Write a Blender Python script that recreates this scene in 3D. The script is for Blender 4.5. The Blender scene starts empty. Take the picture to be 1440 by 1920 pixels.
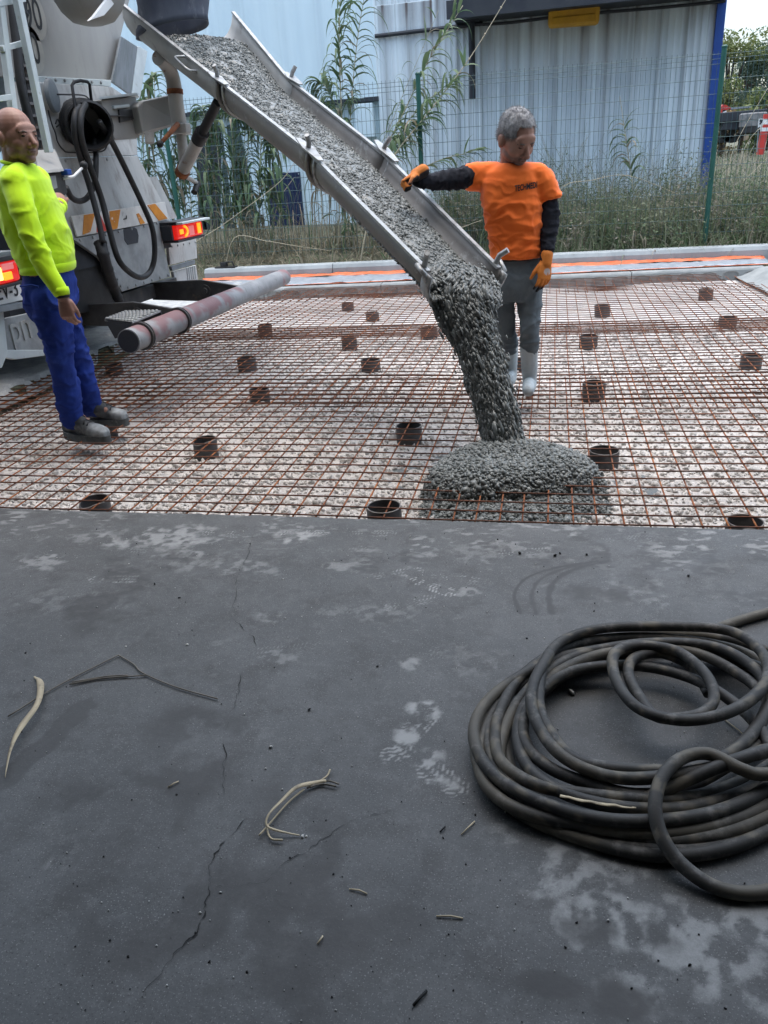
import bpy, bmesh, math, random
import numpy as np
from mathutils import Vector, Matrix, Euler, noise as mnoise
from mathutils.bvhtree import BVHTree
random.seed(7); rng = np.random.default_rng(7)
S = bpy.context.scene; COL = S.collection
# ------------------------------------------------------------------ camera
FPX = 1456.0
_p, _r, _y = math.radians(24.1), math.radians(-3.77), math.radians(-12.74)
_F = np.array([math.sin(_y)*math.cos(_p), math.cos(_y)*math.cos(_p), -math.sin(_p)])
_R = np.array([math.cos(_y), -math.sin(_y), 0.0]); _U = np.cross(_R, _F)
_R2 = math.cos(_r)*_R+math.sin(_r)*_U; _U2 = -math.sin(_r)*_R+math.cos(_r)*_U
CAM = np.array([0, 0, 1.353])
cd = bpy.data.cameras.new('camera'); cam = bpy.data.objects.new('camera', cd); COL.objects.link(cam)
cd.sensor_fit = 'VERTICAL'; cd.sensor_height = 36; cd.lens = 36*FPX/1920
cd.clip_start = .05; cd.clip_end = 2000
cam.matrix_world = Matrix(((_R2[0], _U2[0], -_F[0], CAM[0]), (_R2[1], _U2[1], -_F[1], CAM[1]), (_R2[2], _U2[2], -_F[2], CAM[2]), (0, 0, 0, 1)))
S.camera = cam
# ------------------------------------------------------------------ sky, sun, exposure
SUN_EL, SUN_AZ = math.radians(84), math.radians(12)      # azimuth from +y towards +x
W = bpy.data.worlds.new('World'); S.world = W; W.use_nodes = True
nt = W.node_tree; nt.nodes.clear()
sk = nt.nodes.new('ShaderNodeTexSky'); sk.sky_type = 'NISHITA'; sk.sun_disc = False
sk.sun_elevation = SUN_EL; sk.sun_rotation = SUN_AZ; sk.air_density = 1.0; sk.dust_density = 4.0; sk.ozone_density = 1.0
bg = nt.nodes.new('ShaderNodeBackground'); bg.inputs[1].default_value = .15
wo = nt.nodes.new('ShaderNodeOutputWorld')
nt.links.new(sk.outputs[0], bg.inputs[0]); nt.links.new(bg.outputs[0], wo.inputs[0])
sl = bpy.data.lights.new('sun', 'SUN'); sl.energy = 1.35; sl.angle = math.radians(125); sl.color = (.82, .945, 1.0)
so = bpy.data.objects.new('sun', sl); COL.objects.link(so)
sd = Vector((math.sin(SUN_AZ)*math.cos(SUN_EL), math.cos(SUN_AZ)*math.cos(SUN_EL), math.sin(SUN_EL)))
so.rotation_euler = sd.to_track_quat('Z', 'Y').to_euler(); so.location = (0, 0, 30)
S.view_settings.view_transform = 'Standard'; S.view_settings.look = 'None'
S.view_settings.exposure = 1.35; S.view_settings.gamma = 1
S.cycles.max_bounces = 8; S.cycles.diffuse_bounces = 4
# ------------------------------------------------------------------ picture point -> place in the world
def ray(x, y): return _F+_R2*(x-720)/FPX-_U2*(y-960)/FPX
def atz(x, y, z): d = ray(x, y); return CAM+(z-CAM[2])/d[2]*d
def aty(x, y, Y): d = ray(x, y); return CAM+(Y-CAM[1])/d[1]*d
def atx(x, y, X): d = ray(x, y); return CAM+(X-CAM[0])/d[0]*d
# ------------------------------------------------------------------ noise
def _h(ix, iy, iz, s):
    n = (ix*73856093) ^ (iy*19349663) ^ (iz*83492791) ^ (s*2654435)
    n = (n ^ (n >> 13))*1274126177 & 0x7fffffff
    return ((n ^ (n >> 16)) & 0xffff)/65535.0
def vn(p, s=0):
    p = np.asarray(p, float); i = np.floor(p).astype(np.int64); f = p-i; f = f*f*(3-2*f); o = 0
    for a in (0, 1):
        wx = f[:, 0] if a else 1-f[:, 0]
        for b in (0, 1):
            wy = f[:, 1] if b else 1-f[:, 1]
            for c in (0, 1):
                wz = f[:, 2] if c else 1-f[:, 2]
                o = o+wx*wy*wz*_h(i[:, 0]+a, i[:, 1]+b, i[:, 2]+c, s)
    return o
def fbm(p, oct=4, s=0):
    p = np.asarray(p, float); o = 0; a = .5; t = 0
    for k in range(oct): o = o+a*vn(p*2**k+k*17.3, s+k); t += a; a *= .55
    return o/t
def sst(a, b, x): t = np.clip((x-a)/(b-a), 0, 1); return t*t*(3-2*t)
# ------------------------------------------------------------------ materials
MATS = {}
def mat(name, c1, c2=None, scale=6, rough=.6, metal=0, bump=0, bscale=None, stretch=(1, 1, 1), spec=.4, c3=None, s3=20, t3=(.55, .7), attr=None, acol=None, rvar=.12, contrast=(.35, .65), emit=None, estr=0, trans=False, coat=0, sheen=0):
    m = bpy.data.materials.new(name); m.use_nodes = True; n = m.node_tree; N = n.nodes; L = n.links
    b = N['Principled BSDF']; b.inputs['Roughness'].default_value = rough; b.inputs['Metallic'].default_value = metal
    b.inputs['Specular IOR Level'].default_value = spec
    if coat: b.inputs['Coat Weight'].default_value = coat
    if sheen: b.inputs['Sheen Weight'].default_value = sheen
    c2 = c2 or tuple(x*.75 for x in c1)
    tc = N.new('ShaderNodeTexCoord'); mp = N.new('ShaderNodeMapping'); mp.inputs['Scale'].default_value = stretch
    L.new(tc.outputs['Object'], mp.inputs[0])
    def nz(sc, det=6, ro=.6):
        t = N.new('ShaderNodeTexNoise'); t.inputs['Scale'].default_value = sc; t.inputs['Detail'].default_value = det; t.inputs['Roughness'].default_value = ro
        L.new(mp.outputs[0], t.inputs['Vector']); return t
    def rmp(src, a, b_):
        r = N.new('ShaderNodeMapRange'); r.inputs[1].default_value = a; r.inputs[2].default_value = b_; r.interpolation_type = 'SMOOTHSTEP'
        L.new(src, r.inputs[0]); return r.outputs[0]
    def mix(f, a, b_):
        x = N.new('ShaderNodeMix'); x.data_type = 'RGBA'; L.new(f, x.inputs[0])
        for v, s in ((a, x.inputs[6]), (b_, x.inputs[7])):
            if isinstance(v, tuple): s.default_value = (*v, 1)
            else: L.new(v, s)
        return x.outputs[2]
    t1 = nz(scale); col = mix(rmp(t1.outputs[0], *contrast), c1, c2)
    if c3: col = mix(rmp(nz(s3, 8, .7).outputs[0], *t3), col, c3)
    if attr:
        for a_, ac in (attr if isinstance(attr, list) else [(attr, acol)]):
            at = N.new('ShaderNodeAttribute'); at.attribute_name = a_
            col = mix(at.outputs['Fac'], col, ac)
    L.new(col, b.inputs['Base Color'])
    if rvar: 
        r = N.new('ShaderNodeMapRange'); r.inputs[3].default_value = max(.02, rough-rvar); r.inputs[4].default_value = min(1, rough+rvar)
        L.new(nz(scale*2.3).outputs[0], r.inputs[0]); L.new(r.outputs[0], b.inputs['Roughness'])
    if bump:
        bp = N.new('ShaderNodeBump'); bp.inputs['Strength'].default_value = 1; bp.inputs['Distance'].default_value = bump
        L.new(nz(bscale or scale*4, 5).outputs[0], bp.inputs['Height']); L.new(bp.outputs[0], b.inputs['Normal'])
    if emit: b.inputs['Emission Color'].default_value = (*emit, 1); b.inputs['Emission Strength'].default_value = estr
    if trans:
        tr = N.new('ShaderNodeBsdfTranslucent'); L.new(col, tr.inputs[0]); mx = N.new('ShaderNodeMixShader'); mx.inputs[0].default_value = .3
        L.new(b.outputs[0], mx.inputs[1]); L.new(tr.outputs[0], mx.inputs[2]); L.new(mx.outputs[0], N['Material Output'].inputs[0])
    MATS[name] = m; return m
# ------------------------------------------------------------------ mesh building
class MB:
    def __init__(s): s.v = []; s.f = []
    def add(s, V, F):
        o = len(s.v); s.v += [tuple(map(float, p)) for p in V]; s.f += [tuple(i+o for i in q) for q in F]; return s
    def box(s, c, d, rot=None):
        c = np.array(c, float); V = np.array([[x, y, z] for x in (-.5, .5) for y in (-.5, .5) for z in (-.5, .5)])*np.array(d)
        if rot is not None: V = V@np.array(rot).T
        return s.add(V+c, [(0, 1, 3, 2), (4, 6, 7, 5), (0, 4, 5, 1), (2, 3, 7, 6), (0, 2, 6, 4), (1, 5, 7, 3)])
    def bar(s, a, b, w, h, up=(0, 0, 1)):
        a, b = np.array(a, float), np.array(b, float); d = b-a; l = np.linalg.norm(d); x = d/l
        y = np.cross(up, x); y /= np.linalg.norm(y); z = np.cross(x, y)
        return s.box((a+b)/2, (l, w, h), np.c_[x, y, z])
    def prism(s, poly, off):
        p = np.array(poly, float); q = p+np.array(off, float); n = len(p)
        F = [tuple(range(n)), tuple(range(2*n-1, n-1, -1))]+[(i, i+n, (i+1) % n+n, (i+1) % n) for i in range(n)]
        return s.add(np.r_[p, q], F)
    def rings(s, R, cap=True, closed=True):
        n = len(R[0]); V = np.concatenate([np.asarray(r, float) for r in R]); F = []
        m = n if closed else n-1
        for k in range(len(R)-1):
            for i in range(m): F.append((k*n+i, k*n+(i+1) % n, (k+1)*n+(i+1) % n, (k+1)*n+i))
        if cap and closed: F.append(tuple(range(n-1, -1, -1))); F.append(tuple((len(R)-1)*n+i for i in range(n)))
        return s.add(V, F)
    def tube(s, path, r, seg=10, cap=True, flat=1.0):
        P = np.array(path, float); n = len(P); rr = np.broadcast_to(np.asarray(r, float), (n,))
        T = np.gradient(P, axis=0); T /= np.linalg.norm(T, axis=1)[:, None]+1e-12
        u = np.array([0, 0, 1.]) if abs(T[0][2]) < .9 else np.array([1., 0, 0])
        u = u-T[0]*(u@T[0]); u /= np.linalg.norm(u); R = []
        for i in range(n):
            u = u-T[i]*(u@T[i]); u /= np.linalg.norm(u); w = np.cross(T[i], u)
            a = np.arange(seg)*2*math.pi/seg
            R.append(P[i]+rr[i]*(np.cos(a)[:, None]*u*flat+np.sin(a)[:, None]*w))
        return s.rings(R, cap)
    def lathe(s, c, ax, prof, seg=24, cap=False):
        c = np.array(c, float); ax = np.array(ax, float); ax /= np.linalg.norm(ax)
        u = np.cross(ax, (0, 0, 1) if abs(ax[2]) < .9 else (1, 0, 0)); u /= np.linalg.norm(u); w = np.cross(ax, u)
        a = np.arange(seg)*2*math.pi/seg
        return s.rings([c+ax*h+r*(np.cos(a)[:, None]*u+np.sin(a)[:, None]*w) for h, r in prof], cap)
    def ell(s, c, r, rot=None, nu=20, nv=14):
        c = np.array(c, float); R = []
        for j in range(1, nv):
            t = math.pi*j/nv; a = np.arange(nu)*2*math.pi/nu
            q = np.c_[np.cos(a)*math.sin(t)*r[0], np.sin(a)*math.sin(t)*r[1], np.full(nu, -math.cos(t)*r[2])]
            R.append(q)
        R = [np.repeat([[0, 0, -r[2]]], nu, 0)*1.0]+R+[np.repeat([[0, 0, r[2]]], nu, 0)*1.0]
        R[0][:, :2] += R[1][:, :2]*.01; R[-1][:, :2] += R[-2][:, :2]*.01
        if rot is not None: R = [q@np.array(rot).T for q in R]
        return s.rings([q+c for q in R], True)
    def cap2(s, a, ra, b, rb, n=14):
        a, b = np.array(a, float), np.array(b, float); d = b-a; l = np.linalg.norm(d)+1e-9; d /= l; P = []; r = []
        for t in np.linspace(-.98, 0, 5): P.append(a+d*ra*t); r.append(ra*math.sqrt(max(0, 1-t*t)))
        for t in np.linspace(0, .98, 5): P.append(b+d*rb*t); r.append(rb*math.sqrt(max(0, 1-t*t)))
        P = np.array(P)
        u = np.cross(d, (0, 0, 1) if abs(d[2]) < .9 else (1, 0, 0)); u /= np.linalg.norm(u); w = np.cross(d, u); an = np.arange(n)*2*math.pi/n
        return s.rings([P[i]+r[i]*(np.cos(an)[:, None]*u+np.sin(an)[:, None]*w) for i in range(len(P))], True)
def npmesh(name, V, F):
    V = np.asarray(V, np.float32); F = np.asarray(F, np.int32); k = F.shape[1]
    me = bpy.data.meshes.new(name); me.vertices.add(len(V)); me.vertices.foreach_set('co', V.ravel())
    me.loops.add(F.size); me.loops.foreach_set('vertex_index', F.ravel())
    me.polygons.add(len(F)); me.polygons.foreach_set('loop_start', np.arange(len(F), dtype=np.int32)*k)
    me.update(calc_edges=True); return me
def setattr_f(me, name, a):
    at = me.attributes.new(name, 'FLOAT', 'POINT'); at.data.foreach_set('value', np.asarray(a, np.float32))
def rootloc(p):
    return np.array(p.location) if p is not None else np.zeros(3)
def absloc(o):
    l = np.zeros(3)
    while o is not None: l = l+np.array(o.location); o = o.parent
    return l
def link(name, me, m=None, parent=None, smooth=False, at=None):
    """link a mesh whose vertices are world coordinates; its origin becomes its parent's (or `at`)"""
    off = absloc(parent) if parent is not None else (np.array(at, float) if at is not None else np.zeros(3))
    if np.any(off): me.transform(Matrix.Translation(Vector(-off)))
    o = bpy.data.objects.new(name, me); COL.objects.link(o)
    if parent is not None: o.parent = parent
    else: o.location = off
    if m:
        me.materials.append(m if not isinstance(m, str) else MATS[m])
    if smooth:
        me.polygons.foreach_set('use_smooth', np.ones(len(me.polygons), bool))
        if smooth != 'all': 
            try: me.set_sharp_from_angle(angle=math.radians(smooth if smooth is not True else 40))
            except Exception: pass
    return o
def build(mb, name, m=None, parent=None, smooth=False, bevel=0, at=None):
    me = bpy.data.meshes.new(name); me.from_pydata(mb.v, [], mb.f)
    bm = bmesh.new(); bm.from_mesh(me); bmesh.ops.recalc_face_normals(bm, faces=bm.faces); bm.to_mesh(me); bm.free(); me.update()
    o = link(name, me, m, parent, smooth, at)
    if bevel:
        b = o.modifiers.new('bevel', 'BEVEL'); b.width = bevel; b.segments = 2; b.limit_method = 'ANGLE'; b.angle_limit = math.radians(35)
    return o
def thing(name, label, cat, loc=(0, 0, 0), group=None):
    o = bpy.data.objects.new(name, None); COL.objects.link(o); o.location = loc; o.empty_display_size = .1
    return tag(o, label, cat, group)
def tag(o, label=None, cat=None, group=None, kind=None):
    if label: o['label'] = label
    if cat: o['category'] = cat
    if group: o['group'] = group
    if kind: o['kind'] = kind
    return o
def structure(o): o['kind'] = 'structure'; return o
ICO_V = None
def _ico():
    global ICO_V, ICO_F
    bm = bmesh.new(); bmesh.ops.create_icosphere(bm, subdivisions=1, radius=1)
    ICO_V = np.array([v.co[:] for v in bm.verts]); ICO_F = np.array([[v.index for v in f.verts] for f in bm.faces]); bm.free()
_ico()
def stones(P, size, stretch=None, direc=None, flat=.7, jit=.3):
    """many small angular stones as arrays"""
    n = len(P); k = len(ICO_V)
    q = rng.normal(size=(n, 4)); q /= np.linalg.norm(q, axis=1)[:, None]
    w, x, y, z = q.T
    Rm = np.stack([np.stack([1-2*(y*y+z*z), 2*(x*y-w*z), 2*(x*z+w*y)], -1), np.stack([2*(x*y+w*z), 1-2*(x*x+z*z), 2*(y*z-w*x)], -1), np.stack([2*(x*z-w*y), 2*(y*z+w*x), 1-2*(x*x+y*y)], -1)], 1)
    sc = np.stack([np.ones(n), rng.uniform(.65, 1, n), np.full(n, flat)*rng.uniform(.7, 1.1, n)], -1)*np.asarray(size)[:, None]
    V = ICO_V[None]*(1+rng.uniform(-jit, jit, (n, k, 1)))*sc[:, None, :]
    V = np.einsum('nij,nkj->nki', Rm, V)
    if direc is not None:
        D = np.broadcast_to(direc, (n, 3)); pr = np.einsum('nkj,nj->nk', V, D)
        V = V+pr[..., None]*D[:, None, :]*(np.asarray(stretch).reshape(-1, 1, 1)-1)
    V = V+np.asarray(P)[:, None, :]
    F = (ICO_F[None]+(np.arange(n)*k)[:, None, None]).reshape(-1, 3)
    return V.reshape(-1, 3), F
def catmull(P, n=12, closed=False):
    P = np.array(P, float)
    Q = np.r_[P[-1:], P, P[:2]] if closed else np.r_[2*P[:1]-P[1:2], P, 2*P[-1:]-P[-2:-1]]
    out = []
    for i in range(len(Q)-3):
        a, b, c, d = Q[i:i+4]
        for t in np.linspace(0, 1, n, endpoint=False):
            out.append(.5*((2*b)+(c-a)*t+(2*a-5*b+4*c-d)*t*t+(3*b-a-3*c+d)*t**3))
    if not closed: out.append(Q[-2])
    return np.array(out)
def grid(xs, ys, zf):
    X, Y = np.meshgrid(xs, ys); Z = zf(X.ravel(), Y.ravel())
    V = np.c_[X.ravel(), Y.ravel(), Z]; nx, ny = len(xs), len(ys)
    i = (np.arange(ny-1)[:, None]*nx+np.arange(nx-1)[None]).ravel()
    return V, np.c_[i, i+1, i+1+nx, i+nx]
# ------------------------------------------------------------------ materials used
m_s = mat('slab', (.050, .0525, .053), (.072, .0745, .075), 2.2, .6, bump=.0008, bscale=45, c3=(.042, .0425, .042), s3=7, t3=(.46, .66), spec=.45, rvar=.16)
def _slab(m):
    """powder breaks up over a fine grain, damp patches darken"""
    n = m.node_tree; N = n.nodes; L = n.links; b = N['Principled BSDF']; src = b.inputs['Base Color'].links[0].from_socket; tc = [q for q in N if q.type == 'TEX_COORD'][0]
    def nz(sc, det, ro): t = N.new('ShaderNodeTexNoise'); t.inputs['Scale'].default_value = sc; t.inputs['Detail'].default_value = det; t.inputs['Roughness'].default_value = ro; L.new(tc.outputs['Object'], t.inputs['Vector']); return t.outputs[0]
    def mth(op, a, c): t = N.new('ShaderNodeMath'); t.operation = op; [L.new(v, t.inputs[i]) if not isinstance(v, (int, float)) else setattr(t.inputs[i], 'default_value', v) for i, v in enumerate((a, c))]; return t.outputs[0]
    def rm(s_, a, c): t = N.new('ShaderNodeMapRange'); t.inputs[1].default_value = a; t.inputs[2].default_value = c; t.interpolation_type = 'SMOOTHSTEP'; L.new(s_, t.inputs[0]); return t.outputs[0]
    def mix(f, a, c): t = N.new('ShaderNodeMix'); t.data_type = 'RGBA'; L.new(f, t.inputs[0]); L.new(a, t.inputs[6]); t.inputs[7].default_value = (*c, 1); return t.outputs[2]
    at = N.new('ShaderNodeAttribute'); at.attribute_name = 'dust'; dk = N.new('ShaderNodeAttribute'); dk.attribute_name = 'dark'
    col = mix(mth('MULTIPLY', rm(nz(30, 8, .75), .5, .66), .55), src, (.1, .103, .102)); col = mix(mth('MULTIPLY', rm(nz(17, 9, .8), .54, .7), .6), col, (.036, .036, .035))
    col = mix(mth('MULTIPLY', rm(nz(260, 2, .5), .6, .7), .8), col, (.19, .19, .185)); col = mix(mth('MULTIPLY', rm(nz(190, 2, .5), .6, .7), .8), col, (.02, .02, .02))
    g = mth('SUBTRACT', mth('MULTIPLY', at.outputs['Fac'], 1.5), mth('MULTIPLY', mth('ADD', mth('MULTIPLY', nz(75, 8, .75), .6), mth('MULTIPLY', nz(330, 3, .6), .4)), .95)); col = mix(rm(g, -.2, .75), col, (.27, .274, .268))
    col = mix(rm(mth('SUBTRACT', dk.outputs['Fac'], mth('MULTIPLY', nz(50, 6, .7), .35)), .0, .6), col, (.028, .028, .0275)); L.new(col, b.inputs['Base Color'])
_slab(m_s)
mat('gravel', (.55, .522, .492), (.41, .39, .37), 3.0, .95, bump=.012, bscale=55, c3=(.62, .595, .565), s3=60, t3=(.5, .62), spec=.15)
mat('gravel_stone', (.58, .553, .522), (.36, .343, .325), 14, .92, bump=.002, bscale=90, c3=(.63, .605, .575), s3=10, t3=(.5, .6), spec=.2)
mat('rust', (.27, .095, .038), (.1, .042, .025), 7, .8, bump=.0006, bscale=160, c3=(.36, .14, .05), s3=4.0, t3=(.5, .68), spec=.25)
mat('rust_shaded', (.14, .058, .034), (.05, .031, .026), 6, .8, bump=.0006, bscale=160, c3=(.2, .075, .036), s3=3.0, t3=(.54, .7), spec=.25)  # same rust; the shading of the crosswise bars is put into this darker colour
mat('pipe', (.042, .042, .045), (.062, .062, .065), 9, .5, bump=.0005, bscale=60, c3=(.085, .08, .078), s3=22, t3=(.55, .75), spec=.4)
mat('pipe_cut', (.2, .19, .18), (.12, .11, .1), 30, .6)
mat('precast', (.27, .285, .28), (.2, .215, .215), 5, .85, bump=.0012, bscale=60, c3=(.15, .155, .155), s3=9, t3=(.55, .75))
mat('kerb', (.33, .36, .365), (.26, .285, .29), 3, .8, bump=.001, bscale=70, c3=(.2, .22, .225), s3=7, t3=(.55, .8), stretch=(1, 1, .5))
mat('scallop_shade', (.22, .227, .222), (.15, .157, .153), 8, .9)  # shade of the recesses put into the colour of the flat scallop plates
mat('mortar', (.4, .41, .4), (.28, .29, .29), 8, .95, bump=.006, bscale=30, c3=(.18, .18, .18), s3=14)
mat('orange_film', (.55, .17, .075), (.6, .12, .04), 12, .4, bump=.003, bscale=30, spec=.5)
mat('white_film', (.3, .33, .36), (.22, .25, .28), 10, .35, bump=.004, bscale=22, spec=.5)
mat('soil', (.12, .115, .08), (.08, .085, .05), 4, 1, bump=.02, bscale=20, c3=(.2, .18, .14), s3=9)
mat('pad', (.13, .14, .14), (.09, .095, .1), 3, .9, bump=.003, bscale=30, c3=(.22, .23, .23), s3=8)
mat('hall_paint', (.3, .3, .29), (.25, .25, .24), 1, .8)
# ------------------------------------------------------------------ setting: slab inside the hall
EDGE = 2.885
xs = np.unique(np.r_[np.linspace(-8, -2.75, 12), np.arange(-2.75, 1.2, .006), np.linspace(1.2, 8, 14)])
ys = np.unique(np.r_[np.linspace(-7, .45, 10), np.arange(.45, EDGE+.001, .006)])
V, F = grid(xs, ys, lambda x, y: 0*x)
edge = V[:, 1] > EDGE-.0055
V[edge, 1] = EDGE+.012*(fbm(np.c_[V[edge, 0]*9, 0*V[edge, 0], 0*V[edge, 0]], 4, 3)-.5)*2
V[:, 2] = .0012*(fbm(np.c_[V[:, 0]*6, V[:, 1]*6, 0*V[:, 0]], 3, 9)-.5)*2
V[edge, 2] -= .004+.012*np.clip(fbm(np.c_[V[edge, 0]*22, 0*V[edge, 0], 0*V[edge, 0]], 3, 5)-.52, 0, 1)*3
top = V.copy(); nx = len(xs); ne = np.where(edge)[0]
low = V[ne].copy(); low[:, 2] = -.25; V = np.r_[V, low]; b0 = len(top)
j = np.arange(nx-1); F = np.r_[F, np.c_[ne[j+1], ne[j], b0+j, b0+j+1]]
me = npmesh('concrete_floor', V, F)
x, y = V[:, 0], V[:, 1]
n1 = fbm(np.c_[x*9, y*9, 0*x], 5, 21); n2 = fbm(np.c_[x*38, y*38, 0*x], 4, 31); n3 = fbm(np.c_[x*2.0, y*2.0, 0*x], 4, 41); n4 = vn(np.c_[x*110, y*110, 0*x], 51)
streak = fbm(np.c_[x*26+y*10, y*60-x*8, 0*x], 3, 71)
dust = .5*sst(.5, .8, n3)*sst(.42, .72, n1)*(.35+.65*n2)
dust += .42*sst(1.9, 2.85, y+.5*(n3-.5))*sst(.42, .66, streak)*sst(.36, .6, n1)
dust += .10*sst(.62, .8, n2)
# powdery patches, traced where they lie on the floor (picture point, radius m, strength)
for px, py, rx, ry, k, sd_ in [(300, 1010, .32, .16, .55, 1), (90, 1050, .16, .1, .5, 2), (560, 1005, .14, .07, .6, 3), (345, 1040, .12, .05, .5, 4), (900, 1035, .2, .1, .35, 5), (960, 1025, .1, .06, .4, 41), (640, 1060, .1, .05, .45, 42), (180, 1010, .2, .08, .4, 43),
      (500, 1160, .1, .06, .45, 6), (780, 1245, .06, .05, .55, 7), (545, 1235, .1, .06, .5, 8), (500, 1385, .07, .06, .3, 9), (800, 1335, .06, .06, .75, 10), (770, 1378, .055, .05, .9, 11),
      (800, 1420, .06, .05, .7, 12), (835, 1470, .075, .045, .7, 13), (110, 1615, .05, .06, .4, 14), (55, 1685, .03, .02, .4, 15), (1060, 1590, .1, .07, .6, 16), (1040, 1660, .1, .05, .55, 17), (1250, 1700, .1, .05, .5, 18),
      (1380, 1780, .12, .06, .35, 19), (1180, 1640, .08, .05, .5, 20), (1130, 1720, .16, .09, .62, 51), (1290, 1790, .16, .10, .6, 52), (1060, 1640, .12, .08, .6, 53), (1400, 1730, .10, .07, .6, 54), (1180, 1860, .12, .06, .5, 55), (1400, 1880, .12, .05, .5, 56), (960, 1560, .08, .06, .4, 57), (140, 1560, .16, .1, .3, 58), (700, 1150, .3, .12, .38, 59), (1180, 1110, .3, .12, .4, 60), (120, 1130, .3, .12, .36, 61), (420, 1060, .35, .1, .42, 62), (880, 1240, .2, .12, .35, 63), (860, 1760, .05, .04, .25, 21), (720, 1190, .05, .04, .5, 22), (420, 1210, .1, .05, .35, 23), (940, 1290, .06, .05, .35, 24), (870, 1110, .07, .05, .5, 25), (1020, 1130, .1, .06, .25, 26), (640, 1290, .3, .2, .12, 27), (250, 1180, .25, .12, .2, 28), (1330, 1100, .2, .1, .25, 29)]:
    c = atz(px, py, 0); d = np.hypot((x-c[0])/rx, (y-c[1])/ry)+.9*(fbm(np.c_[x*16, y*16, 0*x+sd_*3.1], 4, sd_)-.5)*2*.8
    dust = np.maximum(dust, k*(1-sst(.35, 1.15, d))*(.25+.75*sst(.3, .6, n2)))
def footprint(px, py, ang, k, s=.8, sole=0):
    """a dusty sole print: ball and heel with lugs"""
    global dust
    c = atz(px, py, 0); ca, sa = math.cos(ang), math.sin(ang); u = ((x-c[0])*ca+(y-c[1])*sa)/s; w = (-(x-c[0])*sa+(y-c[1])*ca)/s
    inn = np.maximum(1-sst(.8, 1.05, np.hypot((u-.05)/.085, w/.05)), 1-sst(.8, 1.05, np.hypot((u+.09)/.045, w/.036)))
    lug = sst(.0, .35, np.sin((u+abs(w)*(.8 if sole else -.6))*2*math.pi/.016))*sst(-.75, -.4, np.cos(w*2*math.pi/.027))
    wear = sst(.3, .5, fbm(np.c_[x*30, y*30, 0*x+px], 4, int(px)))
    dust = np.maximum(dust, .8*k*inn*(.3+.7*lug*sst(.3,.55,n2+.1))*wear)
for a in [(745, 1075, .35, .75), (812, 1100, -.5, .95), (772, 1130, .5, .7), (215, 1086, .1, .9), (572, 1000, .15, .8), (330, 1075, .25, .4), (480, 1225, .3, .55), (545, 1220, .5, .5), (790, 1215, -.3, .5), (640, 1030, .2, .5), (100, 1048, .2, .6), (75, 1060, .5, .5), (250, 1030, 0, .6), (690, 1240, .4, .4), (1180, 1010, .1, .5), (1260, 1035, -.2, .5), (40, 1010, .3, .6), (420, 1000, -.1, .7), (150, 1100, .2, .5), (380, 1130, .4, .45), (900, 1150, .5, .4), (640, 1150, .2, .45), (710, 1310, .9, .45), (960, 1250, .3, .4), (700, 1000, .1, .6),
          (770, 1375, 1.2, .8, 1, 1), (800, 1440, -.6, .85, 1, 1), (500, 1330, 1.3, .35), (500, 1390, 1.4, .4), (985, 1035, .2, .6), (940, 1070, .1, .45), (860, 1085, -.2, .6), (1010, 1210, .3, .3), (420, 1090, .4, .3), (160, 1160, .3, .35)]: footprint(*a)
# grey drifts close to the edge of the slab
dust += .10*sst(2.2, 2.88, y)*n1
dark = np.zeros_like(x)
def band(pts, w, k, soft=.5, nz=.35):
    P = catmull([atz(a, b, 0)[:2] for a, b in pts], 8); d = np.full(len(x), 9.0)
    for a, b in zip(P[:-1], P[1:]):
        ab = b-a; t = np.clip(((x-a[0])*ab[0]+(y-a[1])*ab[1])/(ab@ab+1e-9), 0, 1)
        d = np.minimum(d, np.hypot(x-a[0]-t*ab[0], y-a[1]-t*ab[1]))
    return k*(1-sst(w*(1-soft), w, d+w*nz*(n2-.5)*2))
dark = np.maximum(dark, band([(155, 1325), (80, 1400), (-40, 1500)], .05, .55, .4))
for off, k in ((0, .8), (1, .65), (2, .75)):
    dark = np.maximum(dark, band([(975+off*30, 1150), (965+off*32, 1115), (985+off*30, 1085), (1040+off*22, 1065), (1120+off*10, 1052)], .012+.004*off, k, .8))
dark = np.maximum(dark, .6*sst(.52, .7, n3)*sst(.36, .6, n1))
for px, py, rx, ry, k in [(1180, 1880, .14, .06, .7), (1100, 1740, .1, .05, .6), (740, 1730, .09, .06, .5), (600, 1690, .2, .12, .35), (330, 1560, .3, .2, .35), (1050, 1850, .09, .03, .7), (1230, 1760, .08, .05, .5)]:
    c = atz(px, py, 0); d = np.hypot((x-c[0])/rx, (y-c[1])/ry)+1.1*(n1-.5)*2*.8; dark = np.maximum(dark, k*(1-sst(.3, 1.2, d)))
setattr_f(me, 'dust', np.clip(dust, 0, 1)); setattr_f(me, 'dark', np.clip(dark, 0, 1))
slab_o = structure(link('concrete_floor', me, 'slab', smooth=False))
def crk(pts, w=.0018):
    """a hairline crack: an irregular dark sliver lying on the floor"""
    P = catmull([atz(a, b, .0022) for a, b in pts], 26); n_ = len(P); q = np.arange(n_)/26.0
    off = .010*(fbm(np.c_[q*2.2, 0*q+pts[0][0], 0*q], 5, 3)-.5)*2+.005*(vn(np.c_[q*11, 0*q+pts[0][0], 0*q], 4)-.5)*2; T = np.gradient(P, axis=0); T /= np.linalg.norm(T, axis=1)[:, None]; s_ = np.cross(T, (0, 0, 1)); P = P+s_*off[:, None]
    ww = w*(.25+1.5*sst(.3, .75, vn(np.c_[q*3.1, 0*q+pts[0][0], 0*q], 6)))*np.clip(vn(np.c_[q*7, 0*q, 0*q+pts[0][1]], 8)*1.6, .25, 1.3); ww[[0, -1]] = 0
    m_ = MB(); m_.rings([np.array([P[i]-s_[i]*ww[i], P[i]+s_[i]*ww[i]]) for i in range(n_)], False, False); build(m_, 'crack', 'crack', slab_o)
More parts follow.
